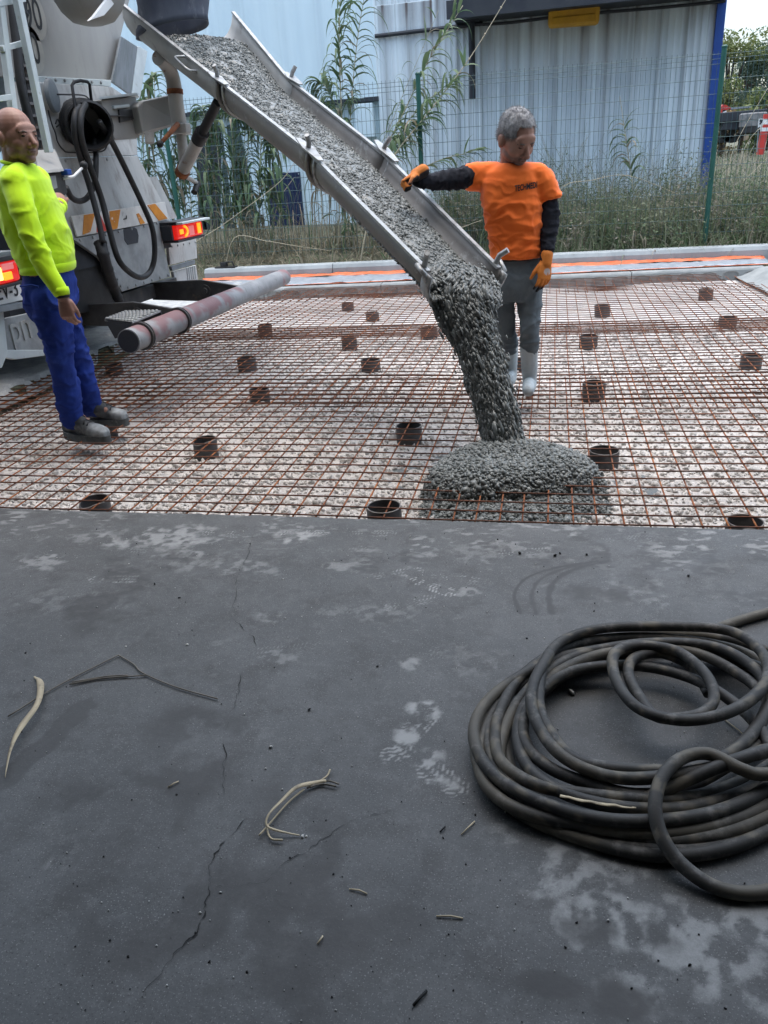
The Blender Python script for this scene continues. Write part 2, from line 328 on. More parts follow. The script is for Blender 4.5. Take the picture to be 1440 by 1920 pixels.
mat('crack', (.018, .018, .018), (.032, .032, .031), 20, .95, spec=.1)
crk([(480, 985), (465, 1035), (442, 1090), (440, 1165)], .0004); crk([(440, 1165), (478, 1200), (455, 1260), (435, 1330), (418, 1390), (424, 1490)], .0006)
crk([(462, 1535), (410, 1590), (392, 1650), (385, 1715), (330, 1790), (250, 1890), (225, 1930)], .0008); crk([(745, 1520), (650, 1545), (560, 1605), (470, 1660), (400, 1662)], .0004)
# the hall the photographer stands in (roof and walls shade the slab)
m_ = MB(); m_.box((0, -2.1, 4.6), (16.4, 9.9, .2)); structure(build(m_, 'roof', 'hall_paint'))
for i, (c, d) in enumerate([((-8.1, -2.1, 2.2), (.2, 9.9, 4.6)), ((8.1, -2.1, 2.2), (.2, 9.9, 4.6)), ((0, -7.1, 2.2), (16.0, .2, 4.6))]):
    m_ = MB(); m_.box(c, d); structure(build(m_, ['wall_left', 'wall_right', 'wall_back'][i], 'hall_paint'))
# ------------------------------------------------------------------ gravel bed, ground
def gz(x, y): return -.14+.018*(fbm(np.c_[x*1.6, y*1.6, 0*x], 3, 13)-.5)*2+.012*(vn(np.c_[x*22, y*22, 0*x], 14)-.5)
V, F = grid(np.arange(-4.02, 4.2, .03), np.arange(2.8, 10.3, .03), gz)
structure(link('gravel_ground', npmesh('gravel_ground', V, F), 'gravel', smooth='all'))
def tz(x, y):
    z = -.02+.27*sst(10.9, 11.6, y)+.2*sst(11.8, 14, y)+.3*sst(18, 40, y)+.04*(fbm(np.c_[x*.8, y*.8, 0*x], 3, 4)-.5)
    hole = (x > -3.9) & (x < 4.1) & (y < 10.6)
    return np.where(hole | ((y < 2.9) & (abs(x) < 8.4)), -.4, np.where(y < 10.6, -.01, z))
xs = np.unique(np.r_[np.linspace(-400, -20, 16), np.linspace(-20, -4.2, 24), np.arange(-4.1, 4.3, .35), -3.93, -3.9, 4.1, 4.13, np.linspace(4.5, 20, 24), np.linspace(20, 400, 16)])
ys = np.unique(np.r_[np.linspace(-60, 2.5, 10), 2.89, 2.93, np.linspace(3.2, 10.3, 14), 10.58, 10.62, np.arange(10.8, 15, .3), np.linspace(15.5, 60, 26), np.linspace(65, 700, 14)])
V, F = grid(xs, ys, tz)
structure(link('ground', npmesh('ground', V, F), 'soil', smooth='all'))
# truck standing: rough concrete pad edge on the left, and a pad in the far right corner
V, F = grid(np.arange(-12, -3.80, .06), np.arange(2.95, 10.4, .06), lambda x, y: .012+.012*(fbm(np.c_[x*7, y*7, 0*x], 4, 3)-.5)*2)
e = V[:, 0] > -3.95; V[e, 0] += .10*(fbm(np.c_[V[e, 1]*3.2, V[e, 0]*0, V[e, 0]*0], 4, 8)-.5)*2; V[V[:, 0] > -3.87, 2] -= .10; 
structure(link('concrete_pavement', npmesh('concrete_pavement', V, F), 'mortar', smooth='all'))
V, F = grid(np.linspace(0, 1, 26), np.linspace(0, 1, 26), lambda x, y: 0*x)
a, b_ = V[:, 0], V[:, 1]; X_ = 2.12+a*1.8+.14*(1-b_)+.5*np.clip(.35-b_, 0, 1)**1.0; Y_ = 8.2+b_*1.85
Z_ = -.10+.11*sst(0, .18, a)+.02*(fbm(np.c_[X_*6, Y_*6, 0*a], 4, 2)-.5)
structure(link('concrete_corner_pavement', npmesh('concrete_corner_pavement', np.c_[X_, Y_, Z_], F), 'precast', smooth='all'))
# loose stones on the bed: nobody could count them
n = 30000; yy = 2.9+rng.random(n)**1.5*4.8; xx = rng.uniform(-4, 3, n)*np.clip(.45+.09*yy, .5, 1)-.4
k = (xx < 2.4) & (xx > -3.9) ; xx, yy = xx[k], yy[k]
V, F = stones(np.c_[xx, yy, gz(xx, yy)+.004], rng.gamma(3.2, .0026, len(xx))+.0028, flat=.6)
o = link('gravel', npmesh('gravel', V, F), 'gravel_stone', smooth=False); tag(o, 'loose pale crushed stones covering the bed under the steel mesh', 'gravel', kind='stuff')
# ------------------------------------------------------------------ steel mesh sheets
def sheet(name, label, x0, x1, y0, y1, z, seed, amp=.012, step=.1):
    root = thing(name, label, 'steel mesh', (x0, y0, z), 'steel mesh sheets laid over the gravel')
    R = random.Random(seed)
    def hz(px, py):
        q = np.c_[px*.7, py*.7, 0*px+seed]; h = z+amp*(fbm(q, 3, seed)-.5)*2
        return h
    cr = MB(); lo = MB(); yy = y0
    nrow = int(round((y1-y0)/step)); ncol = int(round((x1-x0)/step))
    for i in range(nrow+1):
        t = np.arange(x0-.05-R.random()*.03, x1+.05, .3); yb = y0+i*step+R.uniform(-.006, .006); tl = R.uniform(-.004, .004)
        cr.tube(np.c_[t, yb+tl*(t-x0)/3+.004*(vn(np.c_[t*.8, 0*t+yb*5, 0*t], seed)-.5), hz(t, 0*t+yb)+.0040], .0040, 6)
    for j in range(ncol+1):
        t = np.arange(y0-.035, y1+.06, .2); xb = x0+j*step+R.uniform(-.006, .006)
        lo.tube(np.c_[xb+.004*(vn(np.c_[t*.8, 0*t+xb*5, 0*t], seed+3)-.5), t, hz(0*t+xb, t)-.0040], .0040, 6)
    for nm, mb in (('crosswise_bars', cr), ('lengthwise_bars', lo)):
        o = build(mb, nm, 'rust_shaded' if mb is cr else 'rust', root); o.data.polygons.foreach_set('use_smooth', np.ones(len(o.data.polygons), bool))
    return root
sheet('steel_mesh', 'rusty steel mesh sheet nearest the slab edge, half buried by the wet concrete', -3.88, 3.02, 2.96, 5.36, -.032, 3, .016)
sheet('steel_mesh', 'rusty steel mesh sheet under the orange shirted man, lapping over the nearest sheet', -3.85, 3.05, 4.60, 7.1, -.018, 5, .02)
sheet('steel_mesh', 'rusty steel mesh sheet under the far end of the red and white bumper tube', -3.83, 2.3, 6.62, 9.0, -.016, 8, .02)
sheet('steel_mesh', 'rusty steel mesh strip against the scalloped concrete blocks', -3.2, 2.02, 8.7, 9.6, -.004, 11, .01)
# ------------------------------------------------------------------ pipe stubs
STUB = [(175, 938, .0, 'dark pipe stub at the slab edge nearest the left side, its rim broken'), (720, 952, 0, 'dark pipe stub at the slab edge left of the wet concrete'), (1398, 972, 0, 'dark pipe stub at the slab edge in the far right corner of the slab'),
 (380, 862, 0, 'dark pipe stub with a torn collar, out on the mesh in front of the boots'), (765, 834, 0, 'upright dark pipe stub just behind and left of the wet concrete'), (1132, 881, 0, 'upright dark pipe stub touching the right side of the wet concrete'),
 (192, 826, 0, 'pipe stub under the toe of the work boots'), (483, 757, 0, 'pipe stub between the work boots and the tube with torn collar, third row'), (693, 699, 0, 'upright pipe stub left of the falling concrete, halfway to the kerb'), (1113, 752, 0, 'pipe stub right of the grey rubber boot'), (976, 698, 0, 'pipe stub half hidden between the rubber boots'), (1410, 695, 0, 'pipe stub at the right end of the doubled mesh strip'),
 (460, 697, 0, 'squat pipe stub in front of the long bumper tube'), (210, 706, 0, 'shaded pipe stub under the step of the bumper tube'), (653, 656, 0, 'pipe stub in the middle, seen through doubled rusty bars'), (1103, 655, 0, 'pipe stub beside the jeans, right of the knee'), (803, 635, 0, 'pipe stub below the hooked mouth of the chute'), (494, 632, 0, 'pipe stub just past the long bumper tube'), (697, 604, 0, 'small pipe stub in front of the two near the blocks, under the chute'), (1365, 617, 0, 'rust-stained pipe stub near the right edge under doubled bars'), (1130, 595, 0, 'pipe stub behind the gloved hand, second from the blocks'), (650, 584, 0, 'pipe stub nearest the scalloped blocks under the chute'), (1325, 562, 0, 'pipe stub nearest the scalloped blocks on the right')]
def pipe_mesh(h, r=.073, broken=False):
    seg = 32; a = np.arange(seg)*2*math.pi/seg; R = []
    for rr, zz in ((r, -.05), (r, h*.45), (r*1.0, h), (r-.005, h+.001), (r-.006, h*.45), (r-.006, -.05)):
        z = np.full(seg, zz)
        if broken and zz > h*.9: z = z-.03*np.clip(np.cos(a+2.2)-.35, 0, 1)
        R.append(np.c_[np.cos(a)*rr, np.sin(a)*rr, z])
    return MB().rings(R, False)
for i, (px, py, _, lab) in enumerate(STUB):
    c = atz(px, py, -.135); c = np.array([c[0], c[1]+.06, -.14]) if i > 2 else np.array([*atz(px, py, -.04)[:2], -.14]); h = .098+.012*math.sin(i*2.3)
    t = thing('pipe_stub', lab, 'pipe', c, 'dark pipe stubs standing in the gravel')
    r = .073*(1+.06*math.sin(i*1.7)); tx, ty = .06*math.sin(i*3.1), .06*math.cos(i*2.2)
    m_ = pipe_mesh(h, r, i in (0, 3)); v = np.array(m_.v); v[:, 0] += v[:, 2]*tx; v[:, 1] += v[:, 2]*ty
    m_.v = [tuple(q+c) for q in v]; build(m_, 'tube', 'pipe', t, 35)
    rim = MB(); a = np.arange(33)*2*math.pi/32; z = np.full(33, h+.0015)
    if i in (0, 3): z = z-.03*np.clip(np.cos(a+2.2)-.35, 0, 1)
    rim.tube(np.c_[np.cos(a)*(r-.003)+h*tx, np.sin(a)*(r-.003)+h*ty, z]+c, .0033, 6, False); build(rim, 'rim', 'pipe_cut', t, 'all')
# ------------------------------------------------------------------ kerb and drain blocks at the back
SK = .07
def kx(x, y, z): return (x, y+SK*x, z)
edges = [-4.9, -3.55, -2.05, -.55, .95, 2.45]
for i in range(len(edges)-1):
    xa, xb = edges[i]+.004, edges[i+1]-.004
    lab = ['leftmost scalloped drain block, past the end of the bumper tube', 'scalloped drain block behind the free end of the bumper tube', 'scalloped drain block seen below the underside of the chute', 'scalloped drain block behind the legs of the man in jeans', 'scalloped drain block at the right end beside the corner pad'][i]
    t = thing('drain_block', lab, 'concrete block', kx(xa, 9.87, -.14), 'scalloped concrete blocks along the back')
    pr = [(9.87, -.2), (9.87, -.02), (9.885, 0), (10.02, 0), (10.03, -.035), (10.5, -.045), (10.5, -.2)]
    m_ = MB(); m_.rings([[kx(xx, yy, zz) for yy, zz in pr] for xx in (xa, xb)], True); build(m_, 'channel', 'precast', t, bevel=.004)
    n_ = max(1, int(round((xb-xa)/.25))); w = (xb-xa)/n_
    for q in range(n_):
        cx = xa+(q+.5)*w; P = []
        for s_ in np.linspace(0, math.pi, 9): P.append((cx+.085*math.cos(s_)*(1 if abs(math.cos(s_)) < .9 else 1.02), -.085+.055*math.sin(s_)**.5))
        P += [(cx-.088, -.14), (cx+.088, -.14)]
        m_ = MB(); m_.prism([kx(a_, 9.868, b__) for a_, b__ in P], (0, .01, 0)); 
        m_.tube([kx(a_, 9.866, b__) for a_, b__ in P[:9]], .006, 6); build(m_, 'scallop', 'scallop_shade', t, bevel=.002)
for i, (xa, xb, lab) in enumerate([(-4.75, -2.9, 'pale kerb block at the left end under the small metal clamp'), (-2.9, -1.1, 'pale kerb block behind the chute with a dark notch in its face'), (-1.1, 2.72, 'long pale kerb block behind the man in jeans')]):
    pr = [(10.72, -.2), (10.72, .105), (10.745, .15), (10.77, .16), (10.9, .16), (10.9, -.2)]
    m_ = MB(); m_.rings([[(xx, yy+.03*xx, zz) for yy, zz in pr] for xx in (xa+.004, xb-.004)], True); o = build(m_, 'kerb_block', 'kerb', None, bevel=.006, at=(xa, 10.75, 0))
    tag(o, lab, 'kerb', 'pale kerb blocks along the back')
def film(name, m, y0, y1, k0, k1, z0, z1, label, cat, seed, x0=-4.75, x1=2.62, amp=1.0):
    t = np.arange(x0, x1, .045); rows = []
    for q in np.linspace(0, 1, 9):
        yy = y0+(y1-y0)*q+(k0+(k1-k0)*q)*t+amp*.02*(vn(np.c_[t*3, 0*t+q*2, 0*t], seed)-.5); zz = z0+(z1-z0)*q+amp*(.018*(vn(np.c_[t*5+q*4, 0*t+q*3, 0*t], seed+1)-.3)+.012*(vn(np.c_[t*17+q*9, 0*t+q*7, 0*t], seed+2)-.5))
        rows.append(np.c_[t, yy, zz])
    m_ = MB(); m_.rings(rows, False, False); o = build(m_, name, m, None, 'all', at=(0, y0, 0)); o.modifiers.new('thick', 'SOLIDIFY').thickness = .002
    tag(o, label, cat)
film('orange_sheet', 'orange_film', 10.6, 10.712, .03, .03, .012, .038, 'crumpled orange plastic sheet tucked along the foot of the kerb', 'plastic sheet', 3)
film('white_sheet', 'white_film', 10.1, 10.595, .07, .03, .004, .012, 'crumpled white plastic sheet lying in the drain channel', 'plastic sheet', 5)
film('orange_strip', 'orange_film', 10.035, 10.06, .07, .07, .010, .011, 'thin orange plastic strip along the front lip of the drain blocks', 'plastic strip', 9, amp=.3)
m_ = MB(); c = np.array(aty(425, 494, 10.72)); c[1] = 10.82+.03*c[0]; m_.box((c[0], c[1], .169), (.3, .12, .014)); m_.tube([(c[0]+.02, c[1], .175), (c[0]+.02, c[1], .235), (c[0]+.1, c[1], .235), (c[0]+.12, c[1], .175)], .012, 8); m_.box((c[0]-.03, c[1], .205), (.09, .05, .06))
mat('dark_steel', (.05, .052, .055), (.03, .03, .03), 8, .5, .6, c3=(.12, .08, .05), s3=16)
tag(build(m_, 'clamp', 'dark_steel', None, bevel=.002, at=(c[0], c[1], .18)), 'small dark metal clamp sitting on the left end of the kerb', 'clamp')
# ------------------------------------------------------------------ sheds behind the fence
BY = 14.0
mat('cladding', (.62, .7, .74), (.55, .635, .68), .8, .5, c3=(.4, .45, .47), s3=2.2, t3=(.5, .72), stretch=(9, 1, .22), attr=[('streak', (.11, .09, .085)), ('pale', (.7, .8, .84))], spec=.3)
mat('cladding_pale', (.62, .75, .8), (.55, .68, .74), .5, .5, c3=(.5, .62, .68), s3=1.2, t3=(.5, .8), stretch=(3, 1, .15), attr=[('streak', (.36, .45, .5)), ('pale', (.62, .76, .82))], spec=.3)
mat('blue_trim', (.016, .06, .27), (.02, .075, .31), 2, .45, spec=.4)
mat('dark_paint', (.018, .022, .03), (.03, .034, .04), 3, .6)
mat('grey_paint', (.22, .24, .26), (.16, .18, .19), 5, .6)
def cladding(name, x0, x1, z0, z1, y, per, ribs, mname, parent, seed, streaks=True, zs=34):
    xs = []; dp = []
    k = math.floor(x0/per)-1
    while k*per < x1:
        for dx, d in ribs: xs.append(k*per+dx); dp.append(d)
        k += 1
    xs = np.array(xs); dp = np.array(dp); m = (xs >= x0) & (xs <= x1); xs = np.r_[x0, xs[m], x1]; dp = np.r_[0, dp[m], 0]
    zz = np.linspace(z0, z1, zs); X, Z = np.meshgrid(xs, zz); D = np.broadcast_to(dp, X.shape)
    V = np.c_[X.ravel(), (y-D).ravel(), Z.ravel()]; nx = len(xs); i = (np.arange(zs-1)[:, None]*nx+np.arange(nx-1)[None]).ravel()
    me = npmesh(name, V, np.c_[i, i+nx, i+nx+1, i+1])
    x, z = V[:, 0], V[:, 2]; col = np.floor(x/per+.5).astype(int); h = (np.sin(col*12.9898+seed)*43758.5) % 1; h2 = (np.sin(col*78.2+seed)*9758.5) % 1
    near = np.exp(-((x/per-np.round(x/per))*per/.026)**2)
    L = .25+h2*1.6; st = near*np.clip(np.maximum(np.clip(h*1.5-.25, .12, 1)*np.clip(1-(z1-z)/L, .05, 1), .32), 0, 1)
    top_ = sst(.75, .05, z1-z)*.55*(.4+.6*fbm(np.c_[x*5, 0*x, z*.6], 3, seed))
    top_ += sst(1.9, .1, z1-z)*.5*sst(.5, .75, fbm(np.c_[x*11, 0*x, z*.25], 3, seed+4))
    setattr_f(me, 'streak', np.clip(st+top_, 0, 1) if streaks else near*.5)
    setattr_f(me, 'pale', np.clip(sst(.58, .7, fbm(np.c_[x*30, 0*x, z*.18], 2, seed+7))*.8, 0, 1))
    return link(name, me, mname, parent)
shed = thing('metal_shed', 'corrugated metal shed with rust streaks and a bright blue corner strip', 'shed', (-.2, BY, .3))
rib = [(-.028, 0), (-.012, .028), (.012, .028), (.028, 0), (.09, 0), (.098, .007), (.112, .007), (.12, 0), (.18, 0), (.188, .007), (.202, .007), (.21, 0), (.27, 0), (.278, .007), (.292, .007), (.3, 0)]
cladding('front_wall', -2.8, 2.27, .1, 3.6, BY, .38, rib, 'cladding', shed, 3)
cladding('upper_wall', -2.8, -1.6, 3.603, 6.2, BY, .38, rib, 'cladding', shed, 5, False, 6)
m_ = MB(); m_.box((2.335, BY+.02, 1.68), (.125, .14, 3.15)); build(m_, 'corner_trim', 'blue_trim', shed, bevel=.004)
m_ = MB(); m_.box((2.33, BY+5.1, 1.7), (.06, 10, 3.1)); build(m_, 'side_wall', 'cladding_pale', shed)
m_ = MB(); m_.box((.44, BY+4.3, 3.30), (3.9, 10.9, .10)); m_.box((.44, BY-1.18, 3.27), (3.92, .06, .22)); build(m_, 'roof', 'dark_paint', shed)
a, b_ = aty(703, 68, BY-.05), aty(905, 44, BY-.05); m_ = MB(); m_.tube([a, b_], .03, 8); build(m_, 'rail', 'dark_paint', shed)
m_ = MB(); c = aty(884, 40, BY-.15); m_.tube([c, c-np.array([0, 0, 1.0]), c-np.array([.0, 0, 1.05])], .05, 10); m_.box(c+np.array([0, -.05, .1]), (.25, .22, .22)); build(m_, 'downpipe', 'dark_paint', shed)
m_ = MB(); m_.box((-.2, BY-.06, .5), (5, .06, .12)); build(m_, 'base_board', 'grey_paint', shed)
ca = catmull([aty(905, 46, 13.9), aty(960, 42, 13.85), aty(1040, 32, 13.84), aty(1120, 24, 13.84), aty(1240, 14, 13.85), aty(1360, 2, 13.9)], 8); m_ = MB(); m_.tube(ca, .022, 8); tag(build(m_, 'cable', 'dark_paint', None, True, at=ca[0]), 'thick black cable slung along the top of the shed wall', 'cable')
mat('yellow_plastic', (.62, .34, .03), (.5, .27, .03), 5, .5)
c = (aty(1035, 28, 13.78)+aty(1117, 28, 13.78))/2; t = thing('lamp_housing', 'yellow rounded box hanging on the cable under the shed roof', 'lamp housing', c)
m_ = MB(); m_.box(c, (.74, .16, .3), Matrix.Rotation(math.radians(1), 3, 'Y')); build(m_, 'body', 'yellow_plastic', t, bevel=.05)
m_ = MB(); m_.box(c+np.array([0, -.09, -.07]), (.6, .03, .1)); m_.box(c+np.array([0, -.09, .08]), (.55, .03, .02)); build(m_, 'front_lid', 'yellow_plastic', t, bevel=.012)
for s in (-1, 1): m_ = MB(); m_.box(c+np.array([s*.3, .02, .16]), (.05, .2, .06)); build(m_, 'bracket', 'dark_paint', t)
ware = thing('warehouse', 'pale ribbed metal warehouse with a dark doorway, behind the chute and reeds', 'warehouse', (-6, BY, .3))
rib2 = [(-.06, 0), (-.035, .03), (.035, .03), (.06, 0), (.24, 0), (.25, .004), (.3, .004), (.31, 0)]
cladding('upper_wall', -14, -2.802, 2.35, 7, BY, .62, rib2, 'cladding_pale', ware, 9, False, 6)
cladding('lower_wall', -14, -2.802, .1, 2.35, BY+.18, .62, rib2, 'cladding_pale', ware, 12, False, 6)
m_ = MB(); m_.box((-8.4, BY+.09, 2.33), (11.2, .2, .06)); build(m_, 'ledge', 'dark_paint', ware)
def wpoly(px, y, off): return [aty(a, b, y) for a, b in px], (0, off, 0)
for pts, mm, yy in [([(366, 238), (414, 236), (412, 452), (374, 458)], 'dark_paint', BY+.15), ([(416, 240), (446, 226), (492, 446), (420, 452)], 'dark_green', BY+.16)]:
    if mm == 'dark_green': mat('dark_green', (.03, .05, .05), (.04, .065, .065), 3, .6)
    m_ = MB(); m_.prism(*wpoly(pts, yy, .025)); build(m_, 'doorway' if mm == 'dark_paint' else 'door', mm, ware)
for cx, cz in ((-3.05, 2.02), ): m_ = MB(); m_.box((cx, BY+.05, cz), (.3, .24, .5)); build(m_, 'wall_cabinet', 'cladding_pale', ware, bevel=.01)
mat('navy_panel', (.012, .02, .06), (.016, .026, .075), 4, .3, spec=.5)
pt = [aty(a, b, BY+.13) for a, b in [(500, 327), (562, 322), (572, 431), (507, 435)]]; t = thing('wall_panel', 'dark navy blue panel with corner screws on the white wall', 'panel', np.mean(pt, 0))
m_ = MB(); m_.prism(pt, (0, .03, 0)); build(m_, 'board', 'navy_panel', t, bevel=.006)
for q in pt: m_ = MB(); m_.lathe(q*.93+np.mean(pt, 0)*.07+np.array([0, -.004, 0]), (0, 1, 0), [(0, .001), (0, .014), (.006, .014)], 10); build(m_, 'screw', 'white_film', t)
# ------------------------------------------------------------------ green wire fence
mat('fence_green', (.012, .07, .055), (.016, .085, .065), 3, .45); mat('wire', (.05, .1, .11), (.04, .08, .085), 5, .5, .2)
FYY = 11.2; fence = thing('wire_fence', 'green welded wire fence with round capped posts in front of the sheds', 'fence', (-1.7, FYY, .2))
posts = [-8.9, -5.27, -1.71, 1.945, 5.6]
for a, b_ in zip(posts[:-1], posts[1:]):
    m_ = MB(); zt = 2.3
    for k in range(int((b_-a-.1)/.058)+1):
        X_ = a+.06+k*.058; m_.tube([(X_, FYY, .22), (X_, FYY, zt+.03)], .0023, 4, False)
    zs_ = list(np.arange(.3, zt, .158))+[zt-.05, zt]
    for z in zs_: m_.tube([(a, FYY-.005, z), (b_, FYY-.005, z)], .0028, 4, False)
    build(m_, 'wire_panel', 'wire', fence)
for X_ in posts:
    m_ = MB(); m_.lathe((X_, FYY-.03, .0), (0, 0, 1), [(0, .031), (2.36, .031)], 16); m_.lathe((X_, FYY-.03, 2.36), (0, 0, 1), [(0, .035), (.015, .036), (.03, .02), (.032, 0.002)], 16); build(m_, 'post', 'fence_green', fence, 35)
# ------------------------------------------------------------------ plants
mat('cane_leaf', (.07, .14, .065), (.115, .185, .09), 5, .55, c3=(.2, .21, .13), s3=4, t3=(.58, .7), trans=True, attr=[('dry', (.27, .235, .165))], spec=.35)
mat('cane_stem', (.24, .25, .15), (.3, .27, .17), 4, .6, c3=(.14, .17, .08), s3=5, attr=[('dry', (.4, .35, .25))])
def leafV(base, d, L, w, droop, seg=7, twist=0.0):
    """one arching strap leaf: rows of 3 points"""
    d = np.array(d, float); d /= np.linalg.norm(d); side = np.cross(d, (0, 0, 1)); 
    if np.linalg.norm(side) < .1: side = np.array([1., 0, 0])
    side /= np.linalg.norm(side); p = np.array(base, float); R = []; st = L/seg
    ca, sa = math.cos(twist), math.sin(twist); up = np.cross(side, d); side = side*ca+up*sa
    for k in range(seg+1):
        t = k/seg; ww = w*(math.sin(math.pi*min(1, .18+t*.82))**.8)*(1-t**3)+.0008
        R.append(np.array([p-side*ww, p+np.array([0, 0, -ww*.35]), p+side*ww])); d = d+np.array([0, 0, -droop*st*(1+2.2*t)]); d /= np.linalg.norm(d); p = p+d*st
    return R
class Leaves:
    def __init__(s): s.V = []; s.F = []; s.d = []; s.n = 0
    def add(s, R, dry=0):
        V = np.concatenate(R); k = len(R); i = s.n
        for a in range(k-1):
            for c in (0, 1): s.F.append((i+a*3+c, i+a*3+c+1, i+a*3+c+4, i+a*3+c+3))
        s.V.append(V); s.d.append(np.full(len(V), dry)); s.n += len(V)
    def build(s, name, m, parent, at=None):
        me = npmesh(name, np.concatenate(s.V), np.array(s.F)); setattr_f(me, 'dry', np.concatenate(s.d)); return link(name, me, m, parent, 'all', at)
def rooted(path):
    """carry a stem down to the ground if its traced part starts above it"""
    p = np.array(path[0], float); g = float(tz(p[:1], p[1:2])[0])-.03
    if p[2] > g+.04: q = np.array(path[1], float)-p; k = min(1.0, (p[2]-g)/max(.15, q[2])); return [np.array([p[0]-q[0]*k*.6, p[1]+.02, g])]+list(path)
    return path
def cane(label, path, r=.011, leaves=(.2, 1), nl=18, L=.55, w=.016, dry=.12, group='giant reed canes by the fence', droop=2.2, seed=1, thin=.35, sides=None, stemdry=.5):
    R = random.Random(seed); path = rooted(path); P = catmull(path, 8); root = thing('reed_cane', label, 'reed', P[0], group)
    m_ = MB(); m_.tube(P, np.linspace(r, r*thin, len(P)), 7)
    for k in range(2, len(P)-2, 3): m_.tube([P[k]-(P[k+1]-P[k])*.06, P[k]+(P[k+1]-P[k])*.06], r*1.15, 7)
    o = build(m_, 'stem', 'cane_stem', root, 'all'); setattr_f(o.data, 'dry', np.full(len(o.data.vertices), stemdry))
    lv = Leaves(); az = R.random()*6
    for k in range(nl):
        t = leaves[0]+(leaves[1]-leaves[0])*(k+R.random()*.6)/nl; i = min(len(P)-2, int(t*(len(P)-1))); T = P[i+1]-P[i]; T /= np.linalg.norm(T)
        az += math.pi+R.uniform(-.5, .5); e = np.array([math.cos(az), math.sin(az)*.6, 0]); d = T*R.uniform(.7, 1.1)+e*R.uniform(.5, .9)
        l = L*R.uniform(.6, 1.15)*(1-.35*abs(2*(k/nl)-1)); dr = 1.0 if R.random() < dry else R.random()*.25
        lv.add(leafV(P[i], d, l, w*R.uniform(.7, 1.2), droop*R.uniform(1.0, 2.6)*(1.5 if dr == 1 else 1), 7, R.uniform(-.6, .6)), dr)
    lv.build('leaves', 'cane_leaf', root); return root
G1 = 'tall reed canes beside the chute'
Y1 = 11.75
def pth(pts, Y): return [aty(a, b, Y+q*.06) for q, (a, b) in enumerate(pts)]
cane('tall upright reed behind the middle of the chute, leaves down to the rail', pth([(648, 470), (646, 330), (640, 200), (636, 80), (640, -60)], Y1), .014, (.4, 1), 58, .62, .022, .06, seed=3)
cane('thin tall reed right of the tallest one, its leaves hanging over the white wall', pth([(668, 470), (652, 330), (660, 180), (672, 60), (690, -40)], Y1+.1), .01, (.45, 1), 50, .6, .021, .08, seed=4)
cane('reed with a drooping tuft just above the far rail of the chute', pth([(690, 480), (670, 330), (640, 230), (612, 165), (590, 150)], Y1-.2), .009, (.35, 1), 60, .54, .023, .05, seed=5, droop=3)
cane('leaning reed crossing the left green fence post near its cap', pth([(640, 440), (700, 320), (755, 215), (800, 120), (868, 10)], 11.5), .012, (.2, 1), 80, .56, .022, .06, seed=6)
cane('long pale cane leaning right with its tip under the dark eave', pth([(690, 420), (735, 300), (800, 215), (880, 110), (960, -20)], 11.0), .012, (.3, .8), 64, .54, .023, .06, seed=7, stemdry=.9)
cane('short leafy reed spray just over the outstretched black sleeve', pth([(740, 400), (775, 330), (825, 300), (870, 288), (905, 276)], 10.98), .007, (.2, 1), 40, .38, .018, .05, seed=8, droop=1.6)
cane('single young reed with drooping leaves against the shed wall near the blue corner', pth([(1190, 440), (1186, 350), (1178, 290), (1170, 235), (1162, 180)], 11.9), .008, (.2, .8), 32, .5, .02, .1, seed=9, droop=2.4)
cane('second leaning reed crossing the first, its tip bending over to the right', pth([(660, 450), (705, 340), (745, 255), (800, 190), (862, 150)], 11.65), .009, (.2, 1), 64, .5, .021, .06, seed=14, droop=2.6)
cane('short drooping reed growing between chute rail and left fence post', pth([(700, 420), (722, 330), (742, 270), (764, 235), (792, 222)], 11.45), .008, (.15, 1), 50, .46, .02, .08, seed=15, droop=3)
cane('thin reed stem slanting up between the left fence post and the shed corner', pth([(640, 400), (720, 260), (750, 190), (778, 125), (822, 20)], 11.9), .006, (.4, 1), 16, .4, .01, .1, seed=10)
for k, (x0, x1, top_, lab) in enumerate([(283, 290, 170, 'reed rising behind the swing arm, right above its bolt'), (300, 282, 235, 'drooping reed behind the pipe post of the truck'), (322, 330, 250, 'reed directly behind the crank handle of the chute jack'), (420, 405, 245, 'reed growing at the left edge of the dark doorway'), (438, 436, 225, 'thick leafy reed in front of the dark green door'), (462, 458, 235, 'leafy reed hanging under the upper chute section'),
      (482, 490, 255, 'reed with pale leaves hanging down beside the navy panel'), (520, 508, 265, 'reed bending over the top of the navy panel'), (600, 595, 360, 'dry reed under the middle hinge of the chute'), (632, 645, 380, 'dry reed stems at the foot of the white wall under the chute')]+[(272, 268, 215, 'reed at the far left of the clump, beside the truck side strip'), (355, 350, 262, 'reed drooping just right of the crank handle'), (392, 384, 228, 'reed hanging in front of the dark doorway'), (450, 470, 215, 'tallest reed in front of the dark green door')]):
    cane(lab, pth([(x0, 490), (x0+4, 400), ((x0+x1)/2, 330), (x1, top_), (x1-6, top_-30)], 11.55+.07*(k % 3)), .009, (.2, 1), 64 if k < 8 or k > 9 else 18, .62, .027, .10 if k < 8 or k > 9 else .8, seed=20+k, droop=3.4, group='leafy reeds behind the truck and chute')
